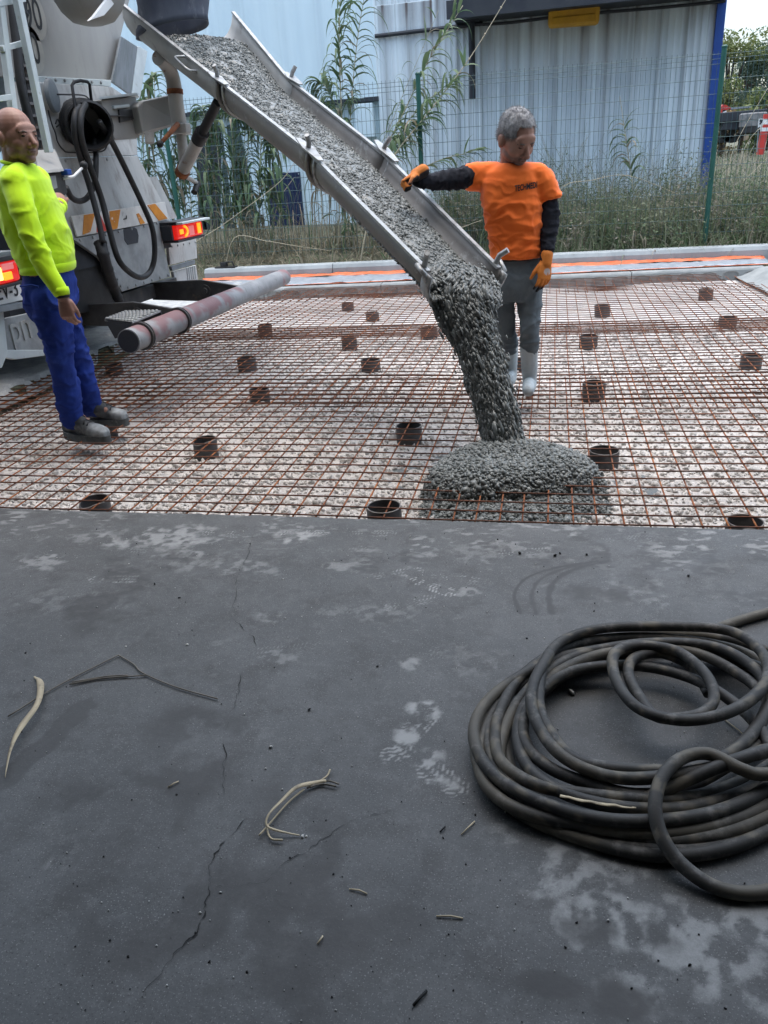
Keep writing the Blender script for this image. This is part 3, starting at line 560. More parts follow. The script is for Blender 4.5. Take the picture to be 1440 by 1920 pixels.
def blades(name, label, n, xr, yr, hr, dryf, seed, m='cane_leaf', cat='weeds', w=.004, lean=.5, zf=None, dens=None):
    R = np.random.default_rng(seed); lv = Leaves(); X_ = R.uniform(*xr, n); Yv = R.uniform(*yr, n)
    if dens is not None: kk = R.random(n) < dens(X_, Yv); X_, Yv = X_[kk], Yv[kk]
    Z = tz(X_, Yv)-.02; hh = R.uniform(*hr, len(X_))*(.5+fbm(np.c_[X_*1.4, Yv*1.4, 0*X_], 3, seed))
    for i in range(len(X_)):
        a = R.random()*6.28; l = lean*R.random(); d = (math.cos(a)*l, math.sin(a)*l, 1)
        lv.add(leafV((X_[i], Yv[i], Z[i]), d, hh[i], w*R.uniform(.6, 1.6), R.uniform(.2, 1.8)/max(.3, hh[i]), 4, R.uniform(-1, 1)), 1.0 if R.random() < dryf else R.random()*.45)
    o = lv.build(name, m, None, (np.mean(xr), np.mean(yr), .2)); tag(o, label, cat, kind='stuff')
mat('weed_leaf', (.065, .125, .05), (.10, .16, .07), 3, .6, c3=(.15, .17, .10), s3=2.5, t3=(.52, .68), trans=True, attr=[('dry', (.27, .245, .19))])
blades('weeds', 'rough green and dry weeds along the fence behind the kerb on the right', 7000, (-1.3, 5.5), (10.9, 13.6), (.2, .62), .22, 31, 'weed_leaf', w=.0042)
blades('grass', 'dense dark green grass hugging the back of the kerb', 5200, (-1.3, 5.5), (10.88, 11.5), (.12, .36), .25, 32, 'weed_leaf', w=.004)
blades('tall_weeds', 'tall feathery green weeds behind the orange shirt', 1500, (-1.6, -.4), (11.3, 12.6), (.55, .95), .15, 33, 'weed_leaf', w=.003, lean=.35)
blades('field_grass', 'dry rough field running back to the trees on the right', 6000, (2.4, 14), (12.5, 34), (.25, .6), .6, 34, 'weed_leaf', w=.008)
blades('dry_litter', 'tangle of dead pale reed stems at the foot of the warehouse', 1500, (-5.4, -1.5), (10.95, 12.3), (.25, .6), .8, 35, 'cane_leaf', w=.005, lean=1.4)
blades('dead_stalks', 'upright dead reed stalks standing between truck lamp and chute', 170, (-5.2, -2.2), (11.3, 12.2), (.6, 1.3), .8, 36, 'cane_leaf', w=.006, lean=.3)
def bushy(name, label, n, xr, yr, hr, seed, m='weed_leaf', dens=None, lf=.03):
    """branching weeds: thin stems set with small leaves"""
    R = np.random.default_rng(seed); V = []; D = []; X_ = R.uniform(*xr, n); Yv = R.uniform(*yr, n)
    for x_, y_ in zip(X_, Yv):
        h = R.uniform(*hr)*(.55+.9*float(fbm(np.array([[x_*1.1, y_, 0]]), 2, seed)[0])); z0 = float(tz(np.array([x_]), np.array([y_]))[0])-.02; lean = R.normal(size=2)*.22; dr = R.random()*.45 if R.random() < .8 else 1.0
        for b in range(5):
            l2 = lean+R.normal(size=2)*.25*(b > 0); hb = h*R.uniform(.6, 1); prev = np.array([x_, y_, z0])
            for k in range(1, 8):
                t = k/7; p = np.array([x_+l2[0]*h*t*t+lean[0]*.0, y_+l2[1]*h*t*t, z0+hb*t]); w = np.array([.0016, .0006, 0]); V += [prev-w, prev+w, p+w, p-w]; D += [min(1, dr+.25)]*4; prev = p
                for q in range(2):
                    e = R.normal(size=3); e[2] = abs(e[2])*.6-.1; e /= np.linalg.norm(e); s_ = np.cross(e, R.normal(size=3)); s_ /= np.linalg.norm(s_); L = lf*R.uniform(.5, 1.6)*(1.15-t*.6); V += [p, p+e*L*.5+s_*L*.22, p+e*L, p+e*L*.5-s_*L*.22]; D += [dr]*4
    me = npmesh(name, np.array(V), np.arange(len(V)).reshape(-1, 4)); setattr_f(me, 'dry', D); tag(link(name, me, m, None, None, (np.mean(xr), np.mean(yr), .2)), label, 'weeds', kind='stuff')
bushy('bushy_weeds', 'leafy branching weeds tangled along the fence right of the orange shirt', 620, (-.9, 4.9), (11.0, 13.2), (.35, 1.0), 61, lf=.05)
bushy('green_weeds', 'bright feathery weeds standing left of the orange shirt', 110, (-1.6, -.5), (11.3, 12.3), (.7, 1.2), 62, lf=.06)
bushy('seedy_weeds', 'tall thin seedy weeds against the shed wall', 70, (.0, 1.9), (11.5, 13.2), (.8, 1.35), 63, lf=.022)
def stalk(label, pts, Y, r=.006): 
    P = catmull(rooted([aty(a, b, Y+i*.05) for i, (a, b) in enumerate(pts)]), 6); m_ = MB(); m_.tube(P, np.linspace(r, r*.5, len(P)), 6); o = build(m_, 'dead_cane', 'cane_stem', None, 'all', at=P[0]); setattr_f(o.data, 'dry', np.full(len(o.data.vertices), 1.0)); tag(o, label, 'dry cane', 'bare dead canes')
for lab, pts, Y in [('bare dead cane crossing in front of the navy panel', [(360, 462), (420, 420), (520, 345), (552, 305)], 11.0), ('fallen dead cane lying left to right above the left kerb', [(440, 446), (500, 452), (560, 462), (620, 470)], 11.0), ('bare pale cane bent low through the shed weeds right of the black sleeve', [(1050, 356), (1110, 338), (1180, 330), (1290, 372)], 11.6), ('pale cane arching up right of the last green post, in front of the tyres', [(1362, 345), (1372, 290), (1395, 240), (1440, 165)], 11.9),
      ('second pale cane right of the last green post, below the number board', [(1378, 340), (1400, 270), (1440, 225)], 12.0), ('pale cane slanting through the dry grass at the right edge', [(1390, 348), (1415, 320), (1445, 290)], 12.1), ('pale cane behind the chute rim pointing at the orange shirt', [(840, 440), (870, 425), (905, 412)], 11.0)]: stalk(lab, pts, Y)
# ------------------------------------------------------------------ far right: trees, parked chassis, tyres, marker
mat('bark', (.07, .05, .035), None, 4, .9)
for nm, c1, c2, c3 in [('tree_leaf', (.11, .15, .05), (.18, .2, .07), (.32, .28, .1)), ('tree_leaf_dark', (.05, .085, .06), (.075, .115, .075), (.1, .13, .08)), ('tree_leaf_dry', (.25, .16, .06), (.16, .13, .05), (.1, .1, .04))]: mat(nm, c1, c2, .9, .6, c3=c3, s3=2.5, trans=True)
def tree(label, x, y, h, rad, mname, seed, n=5200, trunkh=.3, group='trees beyond the field', nm='tree', leaf=.10):
    R = np.random.default_rng(seed); z0 = float(tz(np.array([x]), np.array([y]))[0])-.05; root = thing(nm, label, 'tree' if nm == 'tree' else 'shrub', (x, y, z0), group)
    m_ = MB(); m_.tube([(x, y, z0), (x+.1, y, z0+h*.3), (x, y+.1, z0+h*.75)], [h*.03, h*.022, h*.006], 8)
    cl = []
    for k in range(16):
        a = R.random()*6.28; q = R.random()**.6; zz = z0+h*(trunkh+(1-trunkh)*R.random()); rr = rad*math.sqrt(max(.08, 1-((zz-z0)/h-.55)**2*2.6))*q
        c = np.array([x+rr*math.cos(a), y+rr*math.sin(a), zz]); cl.append((c, rad*R.uniform(.28, .5))); m_.tube([(x, y, z0+h*R.uniform(.2, .5)), (np.array([x, y, zz-.2])+c)/2, c], [h*.012, h*.008, h*.003], 5)
    build(m_, 'trunk', 'bark', root, 'all')
    V = []
    for i in range(n):
        c, r = cl[R.integers(len(cl))]; d = R.normal(size=3); d /= np.linalg.norm(d); p = c+d*r*R.random()**.35*np.array([1, 1, .8]); s = leaf*R.uniform(.5, 1.2)
        u = R.normal(size=3); u /= np.linalg.norm(u); w = np.cross(u, R.normal(size=3)); w /= np.linalg.norm(w); V += [p-u*s, p+w*s*.45, p+u*s, p-w*s*.45]
    link('crown', npmesh('crown', V, np.arange(4*n).reshape(-1, 4)), mname, root)
tree('yellow green tree rising highest beside the blue corner strip', 7.6, 42, 5.2, 1.6, 'tree_leaf', 41)
tree('dark green tree at the right edge of the far field', 10.0, 41, 4.6, 1.7, 'tree_leaf_dark', 42)
tree('yellow green tree half hidden at the far right edge', 11.5, 50, 5.8, 1.9, 'tree_leaf', 43)
tree('dark tree low between the two yellow green trees', 9.2, 46, 4.6, 1.6, 'tree_leaf_dark', 44)
tree('large dark tree hidden mostly behind the shed corner', 6.2, 48, 5.0, 2.2, 'tree_leaf_dark', 49)
tree('orange brown shrub behind the parked chassis', 6.75, 37, 2.2, .75, 'tree_leaf_dry', 45, 1500, .1, 'shrubs beyond the field', 'shrub', .1)
tree('bright green shrub behind the stacked tyres', 7.9, 36.5, 2.4, .9, 'tree_leaf', 46, 1800, .1, 'shrubs beyond the field', 'shrub', .1)
tree('green shrub at the right edge behind the marker post', 9.0, 36, 2.3, 1.0, 'tree_leaf_dark', 47, 1800, .1, 'shrubs beyond the field', 'shrub', .1)
tree('small dull shrub right beside the blue corner strip', 6.0, 38, 2.6, .8, 'tree_leaf', 48, 1500, .1, 'shrubs beyond the field', 'shrub', .1)
mat('rubber', (.02, .02, .021), (.03, .03, .03), 8, .8, bump=.001); mat('red_paint', (.5, .04, .03), (.42, .035, .025), 4, .5); mat('white_paint', (.75, .76, .75), (.62, .64, .64), 5, .5)
mat('dusty_tyre', (.2, .2, .2), (.12, .12, .12), 6, .9)
YT = 30.0
def q(a, b, Y=YT): return aty(a, b, Y)
t = thing('truck_chassis', 'stripped dark truck chassis with a red cab corner parked in the far field', 'truck', q(1385, 262))
m_ = MB(); a, b_ = q(1340, 222), q(1432, 214); m_.bar(a, b_, .9, .28); m_.bar(q(1350, 238), q(1396, 236), .8, .22); build(m_, 'frame', 'dark_paint', t, bevel=.02)
m_ = MB(); m_.prism([q(1346, 207), (q(1356, 196)), q(1362, 197), q(1372, 203), q(1364, 206), q(1352, 212)], (0, .9, 0)); build(m_, 'cab_corner', 'red_paint', t)
m_ = MB(); m_.prism([q(1355, 206), q(1362, 206), q(1362, 217), q(1355, 217)], (0, .3, 0)); build(m_, 'tank', 'white_paint', t)
m_ = MB(); m_.bar(q(1370, 204), q(1404, 201), .5, .05); build(m_, 'deck', 'grey_paint', t)
for k in (1356, 1374): m_ = MB(); c = q(k, 244); m_.lathe(c, (0, 1, 0), [(-.12, .2), (-.12, .38), (.12, .38), (.12, .2), (-.12, .2)], 20); build(m_, 'wheel', 'rubber', t, 35)
for k, (py, lab) in enumerate([(219, 'dusty tyre on top of the small stack left of the number board'), (231, 'dusty tyre second in the small stack left of the number board'), (243, 'black tyre at the bottom of the small stack left of the number board')]):
    c = q(1412, py, YT-.7); m_ = MB(); m_.lathe(c, (0, 0, 1), [(-.1, .2), (-.115, .36), (-.08, .41), (.08, .41), (.115, .36), (.1, .2), (-.1, .2)], 24); tag(build(m_, 'tyre', 'dusty_tyre' if k < 2 else 'rubber', None, 35, at=c), lab, 'tyre', 'tyres stacked in the far field')
c0 = q(1428, 290, 27); t = thing('marker_post', 'red and white striped marker post at the right edge of the field', 'marker post', c0)
a, b_ = q(1425, 290, 27), q(1438, 214, 27); ax = b_-a
for k, (u0, u1, mm) in enumerate([(0, .58, 'red_paint'), (.58, .67, 'white_paint'), (.67, .75, 'red_paint'), (.75, .88, 'white_paint'), (.88, 1, 'red_paint')]):
    m_ = MB(); m_.bar(a+ax*u0, a+ax*u1, .17, .17, (0, 1, 0)); build(m_, 'stripe' if k else 'shaft', mm, t)
ctr = q(1426, 233, 26.9); t = thing('number_board', 'small white board with black marks beside the striped post', 'sign', ctr); pts = [q(1423, 223, 26.9), q(1431, 222, 26.9), q(1429, 242, 26.9), q(1421, 243, 26.9)]
m_ = MB(); m_.prism(pts, (0, .03, 0)); build(m_, 'board', 'white_paint', t)
for k, (px, py) in enumerate([(1426, 226), (1428.5, 227), (1426, 231), (1423.5, 240)]): m_ = MB(); c = q(px, py, 26.88); m_.box(c, (.045, .012, .07), Matrix.Rotation(.3*k, 3, 'Y')); build(m_, 'mark', 'dark_paint', t)
m_ = MB(); m_.bar(q(1422, 243, 26.95), q(1419, 285, 26.95), .03, .03, (0, 1, 0)); build(m_, 'stake', 'grey_paint', t)
# ------------------------------------------------------------------ concrete mixer truck (backed in from the left, rear faces +x)
mat('truck_paint', (.45, .455, .445), (.34, .35, .345), 2.2, .45, bump=.0006, bscale=40, c3=(.26, .25, .235), s3=7, t3=(.48, .68), stretch=(1, 1, .4), spec=.4)
mat('truck_beige', (.34, .335, .315), (.265, .26, .25), 1.8, .5, c3=(.17, .165, .155), s3=5, t3=(.55, .8), stretch=(1, 1, .4), spec=.35)
mat('truck_light', (.52, .57, .57), (.42, .47, .48), 3, .45, c3=(.25, .23, .2), s3=14, t3=(.6, .75))
mat('galv', (.31, .325, .325), (.21, .22, .225), 6, .5, .15, bump=.0005, bscale=50, c3=(.36, .37, .37), s3=18, t3=(.55, .8), spec=.5)
mat('black_rubber', (.014, .014, .015), (.024, .024, .025), 9, .55, bump=.0006, bscale=60, c3=(.07, .07, .07), s3=12, t3=(.6, .85))
mat('dirty_steel', (.075, .075, .075), (.04, .04, .042), 6, .6, .3, c3=(.14, .11, .085), s3=10, t3=(.55, .75))
mat('post_paint', (.40, .39, .365), (.31, .30, .28), 4, .5, bump=.001, bscale=50, c3=(.2, .09, .045), s3=8, t3=(.6, .68))
mat('sticker', (.42, .41, .37), (.34, .33, .3), 6, .6); mat('ink', (.02, .02, .022), None, 5, .6)
mat('stripe_orange', (.62, .24, .02), (.5, .18, .02), 9, .5, c3=(.6, .58, .54), s3=9, t3=(.62, .68)); mat('chevron_white', (.62, .61, .58), (.5, .49, .47), 7, .5, c3=(.3, .3, .29), s3=14, t3=(.6, .7))
mat('lamp_red', (.45, .012, .012), (.38, .01, .01), 5, .2, emit=(1, .02, .012), estr=.22, spec=.6, coat=.5)
mat('lamp_amber', (.8, .25, .02), None, 5, .3, emit=(1, .17, .01), estr=1.1); mat('lamp_hot', (.8, .3, .1), None, 5, .3, emit=(1, .5, .1), estr=1.8); mat('lamp_pink', (.5, .2, .2), None, 5, .25, emit=(1, .2, .2), estr=.2)
mat('plate_white', (.7, .7, .69), (.62, .62, .61), 6, .5)
mat('tube_paint', (.27, .28, .29), (.2, .21, .22), 5, .6, bump=.0012, bscale=40, c3=(.12, .12, .12), s3=16, t3=(.55, .75), attr=[('red', (.21, .115, .12))])
mat('blue_rubber', (.05, .058, .085), (.08, .09, .115), 4, .7, bump=.004, bscale=14, c3=(.2, .21, .23), s3=11, t3=(.55, .75), stretch=(1, 1, .4))
truck = thing('mixer_truck', 'dusty grey concrete mixer truck backed up to the mesh with its tail lamps lit', 'truck', (-3.5, 6.0, 0))
def plate(name, pts, x, th, m, parent=None, bevel=.004, xs=None):
    """sheet part of the truck's rear: corner points on planes x (or one x each), thickness forwards"""
    xs = xs or [x]*len(pts); m_ = MB(); m_.prism([atx(a, b, X_) for (a, b), X_ in zip(pts, xs)], (-th, 0, 0)); return build(m_, name, m, parent or truck, bevel=bevel)
def text(name, s, size, loc, rot, m, parent, ext=.001, sx=1.0, align='CENTER'):
    cu = bpy.data.curves.new(name, 'FONT'); cu.body = s; cu.size = size; cu.extrude = ext; cu.align_x = align; cu.align_y = 'CENTER'
    o = bpy.data.objects.new('tmp_text', cu); COL.objects.link(o); o.rotation_euler = rot; o.scale = (sx, 1, 1); o.location = loc
    bpy.context.view_layer.update(); me = bpy.data.meshes.new_from_object(o.evaluated_get(bpy.context.evaluated_depsgraph_get())); me.transform(o.matrix_world)
    bpy.data.objects.remove(o); return link(name, me, m, parent)
RX = (math.pi/2, 0, math.pi/2)
up = plate('rear_cowl', [(-120, -120), (246, -120), (250, -30), (226, 70), (209, 153), (-120, 138)], -3.56, .05, 'truck_beige')
plate('cowl_rail', [(60, 142), (209, 150), (208, 162), (60, 155)], -3.51, .05, 'truck_light')
plate('shaded_facet', [(210, 153), (228, 68), (259, 88), (247, 180)], 0, .02, 'grey_paint', xs=[-3.5, -3.5, -3.86, -3.86])  # the hopper's shade on this facet is put into its darker grey
plate('side_strip', [(247, 181), (259, 86), (277, 96), (263, 184)], -3.84, .06, 'truck_light')
plate('rear_panel', [(40, 152), (210, 163), (238, 182), (256, 200), (257, 262), (258, 291), (40, 297)], 0, .06, 'truck_paint', xs=[-3.5, -3.5, -3.5, -3.5, -3.47, -3.44, -3.44])
plate('lower_panel', [(40, 298), (258, 292), (280, 333), (322, 411), (137, 447), (90, 430)], 0, .06, 'truck_paint', xs=[-3.44, -3.44, -3.42, -3.36, -3.36, -3.36])
m_ = MB(); m_.prism([atx(a, b, -3.46) for a, b in [(278, 332), (294, 331), (332, 408), (322, 411)]], (-.5, 0, 0)); build(m_, 'side_skirt', 'truck_paint', truck)
plate('tail_plate', [(137, 448), (320, 412), (306, 455), (320, 519), (229, 547), (188, 484)], -3.345, .03, 'galv')
oh = plate('hole_shade', [(232, 430), (240, 427), (252, 426), (257, 430), (260, 442), (259, 455), (240, 459), (234, 450)], -3.341, .03, 'dark_paint', bevel=0)  # dark plate painted for the shade inside the hole, which is not cut
plate('mud_skirt', [(120, 440), (137, 449), (187, 484), (228, 548), (222, 580), (120, 590)], -3.42, .03, 'black_rubber')
plate('fold_handle', [(193, 350), (211, 347), (212, 358), (194, 361)], -3.41, .02, 'dark_paint', bevel=.003); plate('grip', [(197, 352), (209, 350), (210, 356), (198, 358)], -3.405, .01, 'galv', bevel=.002)
ch = plate('chevron_board', [(133.6, 405.7), (309.6, 378.5), (316.4, 411.5), (145.3, 443.6)], -3.335, .012, 'chevron_white', bevel=.001)
for k, pts in enumerate([[(195, 222), (300, 204), (256, 385), (182, 412)], [(441, 186), (545, 170), (516, 352), (450, 368)], [(700, 212), (722, 204), (782, 300), (738, 312)], [(806, 126), (880, 113), (1000, 255), (915, 277)], [(318, 204), (340, 198), (420, 372), (318, 388)]]):
    plate('stripe', [(120+a/5.143, 360+b/5.143) for a, b in pts], -3.331, .003, 'stripe_orange' if k < 4 else 'red_paint', ch, 0)
plate('mark', [(232, 410), (236, 409), (237, 404), (238, 404), (238, 411), (232, 412)], -3.331, .003, 'ink', ch, 0)
for pts, x_ in (([(70+k*17, 148+k*1.0) for k in range(8)], -3.508), ([(150+k*24, 450-k*5.2) for k in range(7)], -3.343), ([(226-k*6, 536-k*13) for k in range(4)], -3.343), ([(240+k*15, 539-k*4.6) for k in range(6)], -3.343), ([(322+k*11, 462-k*2) for k in range(5)], -3.498), ([(70+k*26, 304-k*.9) for k in range(7)], -3.438)):
    for px, py in pts:
        m_ = MB(); m_.lathe(atx(px, py, x_), (1, 0, 0), [(0, .0115), (.007, .0105), (.009, .006), (.009, .0005)], 8); build(m_, 'bolt', 'galv', truck, 30)
# tail lamps
def lamp(cx, w, h, x, segs):
    a, b_ = atx(cx[0], cx[1], x), atx(cx[2], cx[3], x); c = (a+b_)/2; l = abs(b_[1]-a[1]); t = MB(); t.box((x-.06, c[1], c[2]), (.12, l, h)); o = build(t, 'tail_lamp', 'lamp_red', truck, bevel=.022)
    t = MB(); t.box((x-.07, c[1], c[2]+h/2+.012), (.17, l+.05, .03)); t.box((x-.075, c[1], c[2]-h/2-.012), (.15, l+.02, .02)); t.box((x-.09, c[1]-l/2-.02, c[2]), (.1, .035, h*1.0)); build(t, 'lamp_bracket', 'dark_paint', truck, bevel=.005)
    return o, c, l
o, c, l = lamp((333, 436, 381, 426), 0, .125, -3.2, 0)
def lbar(o, x, y0, y1, z0, z1, m, nm='lens'): t = MB(); t.box((x+.002, (y0+y1)/2, (z0+z1)/2), (.012, abs(y1-y0), abs(z1-z0))); return build(t, nm, m, o, bevel=.004)
y_, z_ = c[1], c[2]
P = [(x_, y_-l*.28+.075*math.cos(a), z_+.042*math.sin(a)) for a in np.linspace(1.35, -1.35, 12) for x_ in (-3.195,)]
t = MB(); t.tube(P, .010, 8); build(t, 'glowing_arc', 'lamp_amber', o, 'all')
lbar(o, -3.2, y_-l*.08, y_+l*.1, z_-.043, z_+.035, 'lamp_pink'); lbar(o, -3.2, y_+l*.26, y_+l*.38, z_-.043, z_+.046, 'lamp_amber'); lbar(o, -3.2, y_-l*.42, y_-l*.3, z_-.02, z_+.02, 'lamp_amber')
t = MB(); t.box((-3.2, y_, z_+.074), (.14, l+.05, .018)); build(t, 'lamp_visor', 'truck_light', truck, bevel=.004)
o, c, l = lamp((-70, 528, 37, 505), 0, .13, -3.22, 0); y_, z_ = c[1]+l/2, c[2]
lbar(o, -3.22, y_-.32, y_-.18, z_-.04, z_+.033, 'lamp_hot'); lbar(o, -3.22, y_-.17, y_-.09, z_-.045, z_+.0, 'lamp_amber'); lbar(o, -3.22, y_-.17, y_-.06, z_+.012, z_+.048, 'lamp_pink')
plate('lamp_shelf', [(-60, 482), (34, 468), (36, 480), (-60, 497)], -3.25, .3, 'grey_paint')
plate('lamp_back', [(308, 452), (328, 418), (330, 447), (316, 456)], -3.4, .05, 'dark_paint')
plate('side_panel', [(316, 456), (368, 447), (370, 484), (319, 497)], -3.5, .03, 'truck_paint')
plate('panel_strap', [(321, 499), (366, 487), (366, 495), (324, 508)], -3.52, .03, 'grey_paint'); 
mf = plate('mud_flap', [(325, 509), (368, 497), (372, 528), (331, 540)], -3.55, .03, 'truck_paint')
for k in range(5): plate('flap_rib', [(350+k*3.6, 503-k), (351.4+k*3.6, 502.5-k), (354+k*3.6, 526-k), (352.4+k*3.6, 526.5-k)], -3.545, .01, 'galv', mf, 0)
np_ = plate('number_plate', [(-75, 553), (37, 529), (45, 562), (-75, 588)], -3.30, .012, 'plate_white', bevel=.002)
c = atx(20, 551, -3.294); h_ = np.array(atx(38, 545, -3.294)); text('plate_text', 'EV-3', .145, (-3.296, h_[1]-.012, c[2]+.022), RX, 'ink', np_, .0006, .78, 'RIGHT')
plate('plate_shelf', [(-60, 585), (46, 566), (48, 577), (-60, 598)], -3.27, .12, 'grey_paint')
mf = plate('mud_flap', [(4, 598), (70, 584), (88, 656), (12, 666)], -3.42, .03, 'galv')
c = atx(40, 624, -3.415); 
text('raised_letters', 'pn', .27, (-3.418, c[1], c[2]+.03), RX, 'truck_paint', mf, .008, .85)
plate('guard_bar', [(0, 577), (6, 576), (15, 662), (4, 690), (-4, 690)], -3.36, .04, 'truck_light'); plate('guard_rail', [(8, 656), (84, 656), (84, 667), (30, 674), (8, 670)], -3.37, .04, 'truck_light')
# ladder at the left
lad = MB()
def rail(px, x, w=.05): 
    m_ = MB(); a, b_ = atx(*px[0], x), atx(*px[1], x); m_.bar(a, b_, w, w*.75, (1, 0, 0)); build(m_, 'ladder_rail', 'truck_light', truck, bevel=.004)
rail([(-12, -80), (24, 206)], -3.12); rail([(20, -60), (92, 286)], -3.05)
for a, b_ in [((2, 92), (54, 78)), ((-10, 186), (20, 182)), ((-30, 12), (44, -2))]:
    m_ = MB(); m_.bar(atx(*a, -3.12), atx(*b_, -3.1), .03, .03); build(m_, 'ladder_rung', 'truck_light', truck, bevel=.003)
P = catmull([atx(a, b_, -3.28) for a, b_ in [(14, -80), (22, 0), (32, 90), (40, 160), (54, 222), (66, 270)]], 10); m_ = MB(); m_.tube(P, .028, 10); build(m_, 'black_hose', 'black_rubber', truck, 'all')
P = catmull([atx(a, b_, -3.34) for a, b_ in [(34, -60), (40, 40), (48, 130), (60, 210), (74, 285)]], 14); m_ = MB(); m_.tube(P, .04+.008*(np.arange(len(P)) % 4 == 0), 12); build(m_, 'ribbed_hose', 'dark_steel', truck)
# hose reel with its rod handle and looping hoses
c = atx(150, 230, -3.44); c2 = atx(168, 236, -3.2); ax = c2-c; L_ = np.linalg.norm(ax); m_ = MB()
m_.lathe(c, ax, [(0, .05), (0, .155), (.02, .165), (L_*.35, .15), (L_*.4, .17), (L_*.55, .17), (L_*.6, .15), (L_*.9, .155), (L_, .165), (L_+.01, .15), (L_*.9, .135), (.06, .12), (.06, .001)], 28); build(m_, 'hose_holder', 'black_rubber', truck, 30)
P = [atx(a, b_, -3.24) for a, b_ in [(146, 256), (143, 215), (135, 160), (139, 154), (151, 151), (163, 153), (168, 158), (173, 204)]]; m_ = MB(); m_.tube(P, .011, 8); build(m_, 'rod_handle', 'ink', truck, 'all')
for nm, pts, r, x in [('rubber_hose', [(150, 200), (141, 215), (140, 250), (152, 300), (168, 350), (184, 410), (193, 455)], .021, -3.2), ('rubber_hose', [(160, 196), (152, 216), (152, 256), (168, 310), (190, 372), (205, 430), (222, 486), (245, 512), (266, 520), (282, 508), (290, 478), (286, 430), (268, 385), (242, 330), (213, 272), (196, 244), (186, 228)], .022, -3.17),
    ('rubber_hose', [(178, 262), (180, 300), (178, 340), (166, 368), (150, 377), (134, 370), (124, 352)], .02, -3.26), ('wash_lance', [(188, 455), (194, 478), (203, 510), (213, 540), (224, 566)], .042, -3.22)]:
    P = catmull([atx(a, b_, x+.03*math.sin(i*1.3)) for i, (a, b_) in enumerate(pts)], 10); m_ = MB(); rr = r if nm != 'wash_lance' else np.linspace(1.05, .85, len(P))*r+.004*(np.arange(len(P)) % 9 < 2); m_.tube(P, rr, 12); build(m_, nm, 'black_rubber', truck, 'all')
m_ = MB(); m_.lathe(atx(94, 180, -3.45), (1, .25, 0), [(0, .001), (0, .105), (.03, .105), (.035, .09), (.035, .001)], 26); build(m_, 'round_mirror', 'grey_paint', truck, 30)
for pts in [[(105, 177), (150, 178), (164, 183), (174, 198)], [(90, 206), (97, 232), (104, 250), (108, 266), (118, 280), (132, 286), (190, 284), (202, 270)], [(104, 232), (108, 224), (112, 232), (106, 238)]]:
    m_ = MB(); m_.tube(catmull([atx(a, b_, -3.43) for a, b_ in pts], 8), .0055, 6); build(m_, 'cable', 'ink', truck, 'all')
# control box with lever
bx = MB(); bx.prism([atx(a, b_, -3.0) for a, b_ in [(76, 327), (120, 322), (127, 362), (114, 374), (88, 368)]], (-.35, 0, 0)); build(bx, 'control_box', 'dirty_steel', truck, bevel=.006)
bx = MB(); bx.prism([atx(68, 288, -3.2), atx(106, 285, -3.2), atx(121, 321, -2.97), atx(76, 327, -2.97)], (-.01, 0, .02)); build(bx, 'box_lid', 'truck_beige', truck, bevel=.004)
bx = MB(); bx.prism([atx(a, b_, -2.996) for a, b_ in [(82, 332), (104, 329), (108, 352), (92, 358)]], (-.01, 0, 0)); build(bx, 'control_face', 'galv', truck)
m_ = MB(); m_.tube([atx(118, 335, -3.0), atx(138, 331, -2.98), atx(157, 312, -2.95)], .009, 8); build(m_, 'control_lever', 'white_paint', truck, 'all'); m_ = MB(); m_.ell(atx(157, 310, -2.95), (.026, .026, .026)); build(m_, 'lever_knob', 'ink', truck, 'all')
m_ = MB(); m_.box(atx(124, 323, -2.98), (.05, .05, .035)); build(m_, 'blue_valve', 'blue_trim', truck, bevel=.006)
# swing arm, pivot post, chute jack
bx = MB(); bx.prism([atx(a, b_, -3.2) for a, b_ in [(188, 188), (256, 181), (263, 256), (256, 260), (216, 262), (206, 232)]], (-.25, 0, 0)); build(bx, 'arm_mount', 'truck_beige', truck, bevel=.008)
bx = MB(); bx.prism([atx(186, 186, -3.16), atx(258, 178, -3.16), atx(262, 182, -3.4), atx(200, 189, -3.4)], (0, 0, .015)); build(bx, 'mount_cap', 'truck_light', truck)
for pts, mm, x in [([(214, 198), (243, 195), (244, 201), (215, 204)], 'truck_light', -3.18), ([(224, 205), (258, 205), (258, 222), (226, 230)], 'dirty_steel', -3.185), ([(200, 216), (250, 216), (250, 218), (200, 219)], 'ink', -3.17)]: plate('latch', pts, x, .05, mm)
bx = MB(); bx.prism([atx(258, 199, -3.12), atx(266, 190, -3.12), atx(330, 176, -2.9), atx(338, 232, -2.9), atx(280, 252, -3.12), atx(268, 250, -3.12)], (-.12, .05, 0)); build(bx, 'swing_arm', 'truck_beige', truck, bevel=.012)
P = catmull([atx(a, b_, -2.86) for a, b_ in [(297, 108), (309, 118), (321, 138), (327, 165), (331, 200), (337, 238)]], 8); m_ = MB(); m_.tube(P, np.linspace(.052, .058, len(P)), 16); build(m_, 'pivot_post', 'post_paint', truck, 40)
for a, b_, r in [(328, 172, .062), (338, 236, .075), (339, 247, .075)]: m_ = MB(); c = atx(a, b_, -2.86); m_.lathe(c, (0.03, .05, 1), [(-.018, .02), (-.018, r), (.018, r), (.018, .02)], 18); build(m_, 'collar', 'rust' if r < .07 else 'post_paint', truck, 30)
m_ = MB(); m_.box(atx(340, 241, -2.8), (.12, .1, .07)); build(m_, 'clamp_block', 'post_paint', truck, bevel=.01)
m_ = MB(); m_.tube([atx(338, 236, -2.86), atx(347, 322, -2.86)], .04, 14); build(m_, 'lower_post', 'post_paint', truck, 40)
m_ = MB(); m_.tube([atx(280, 248, -3.0), atx(281, 268, -3.0)], .035, 12); build(m_, 'bolt', 'post_paint', truck, 40)
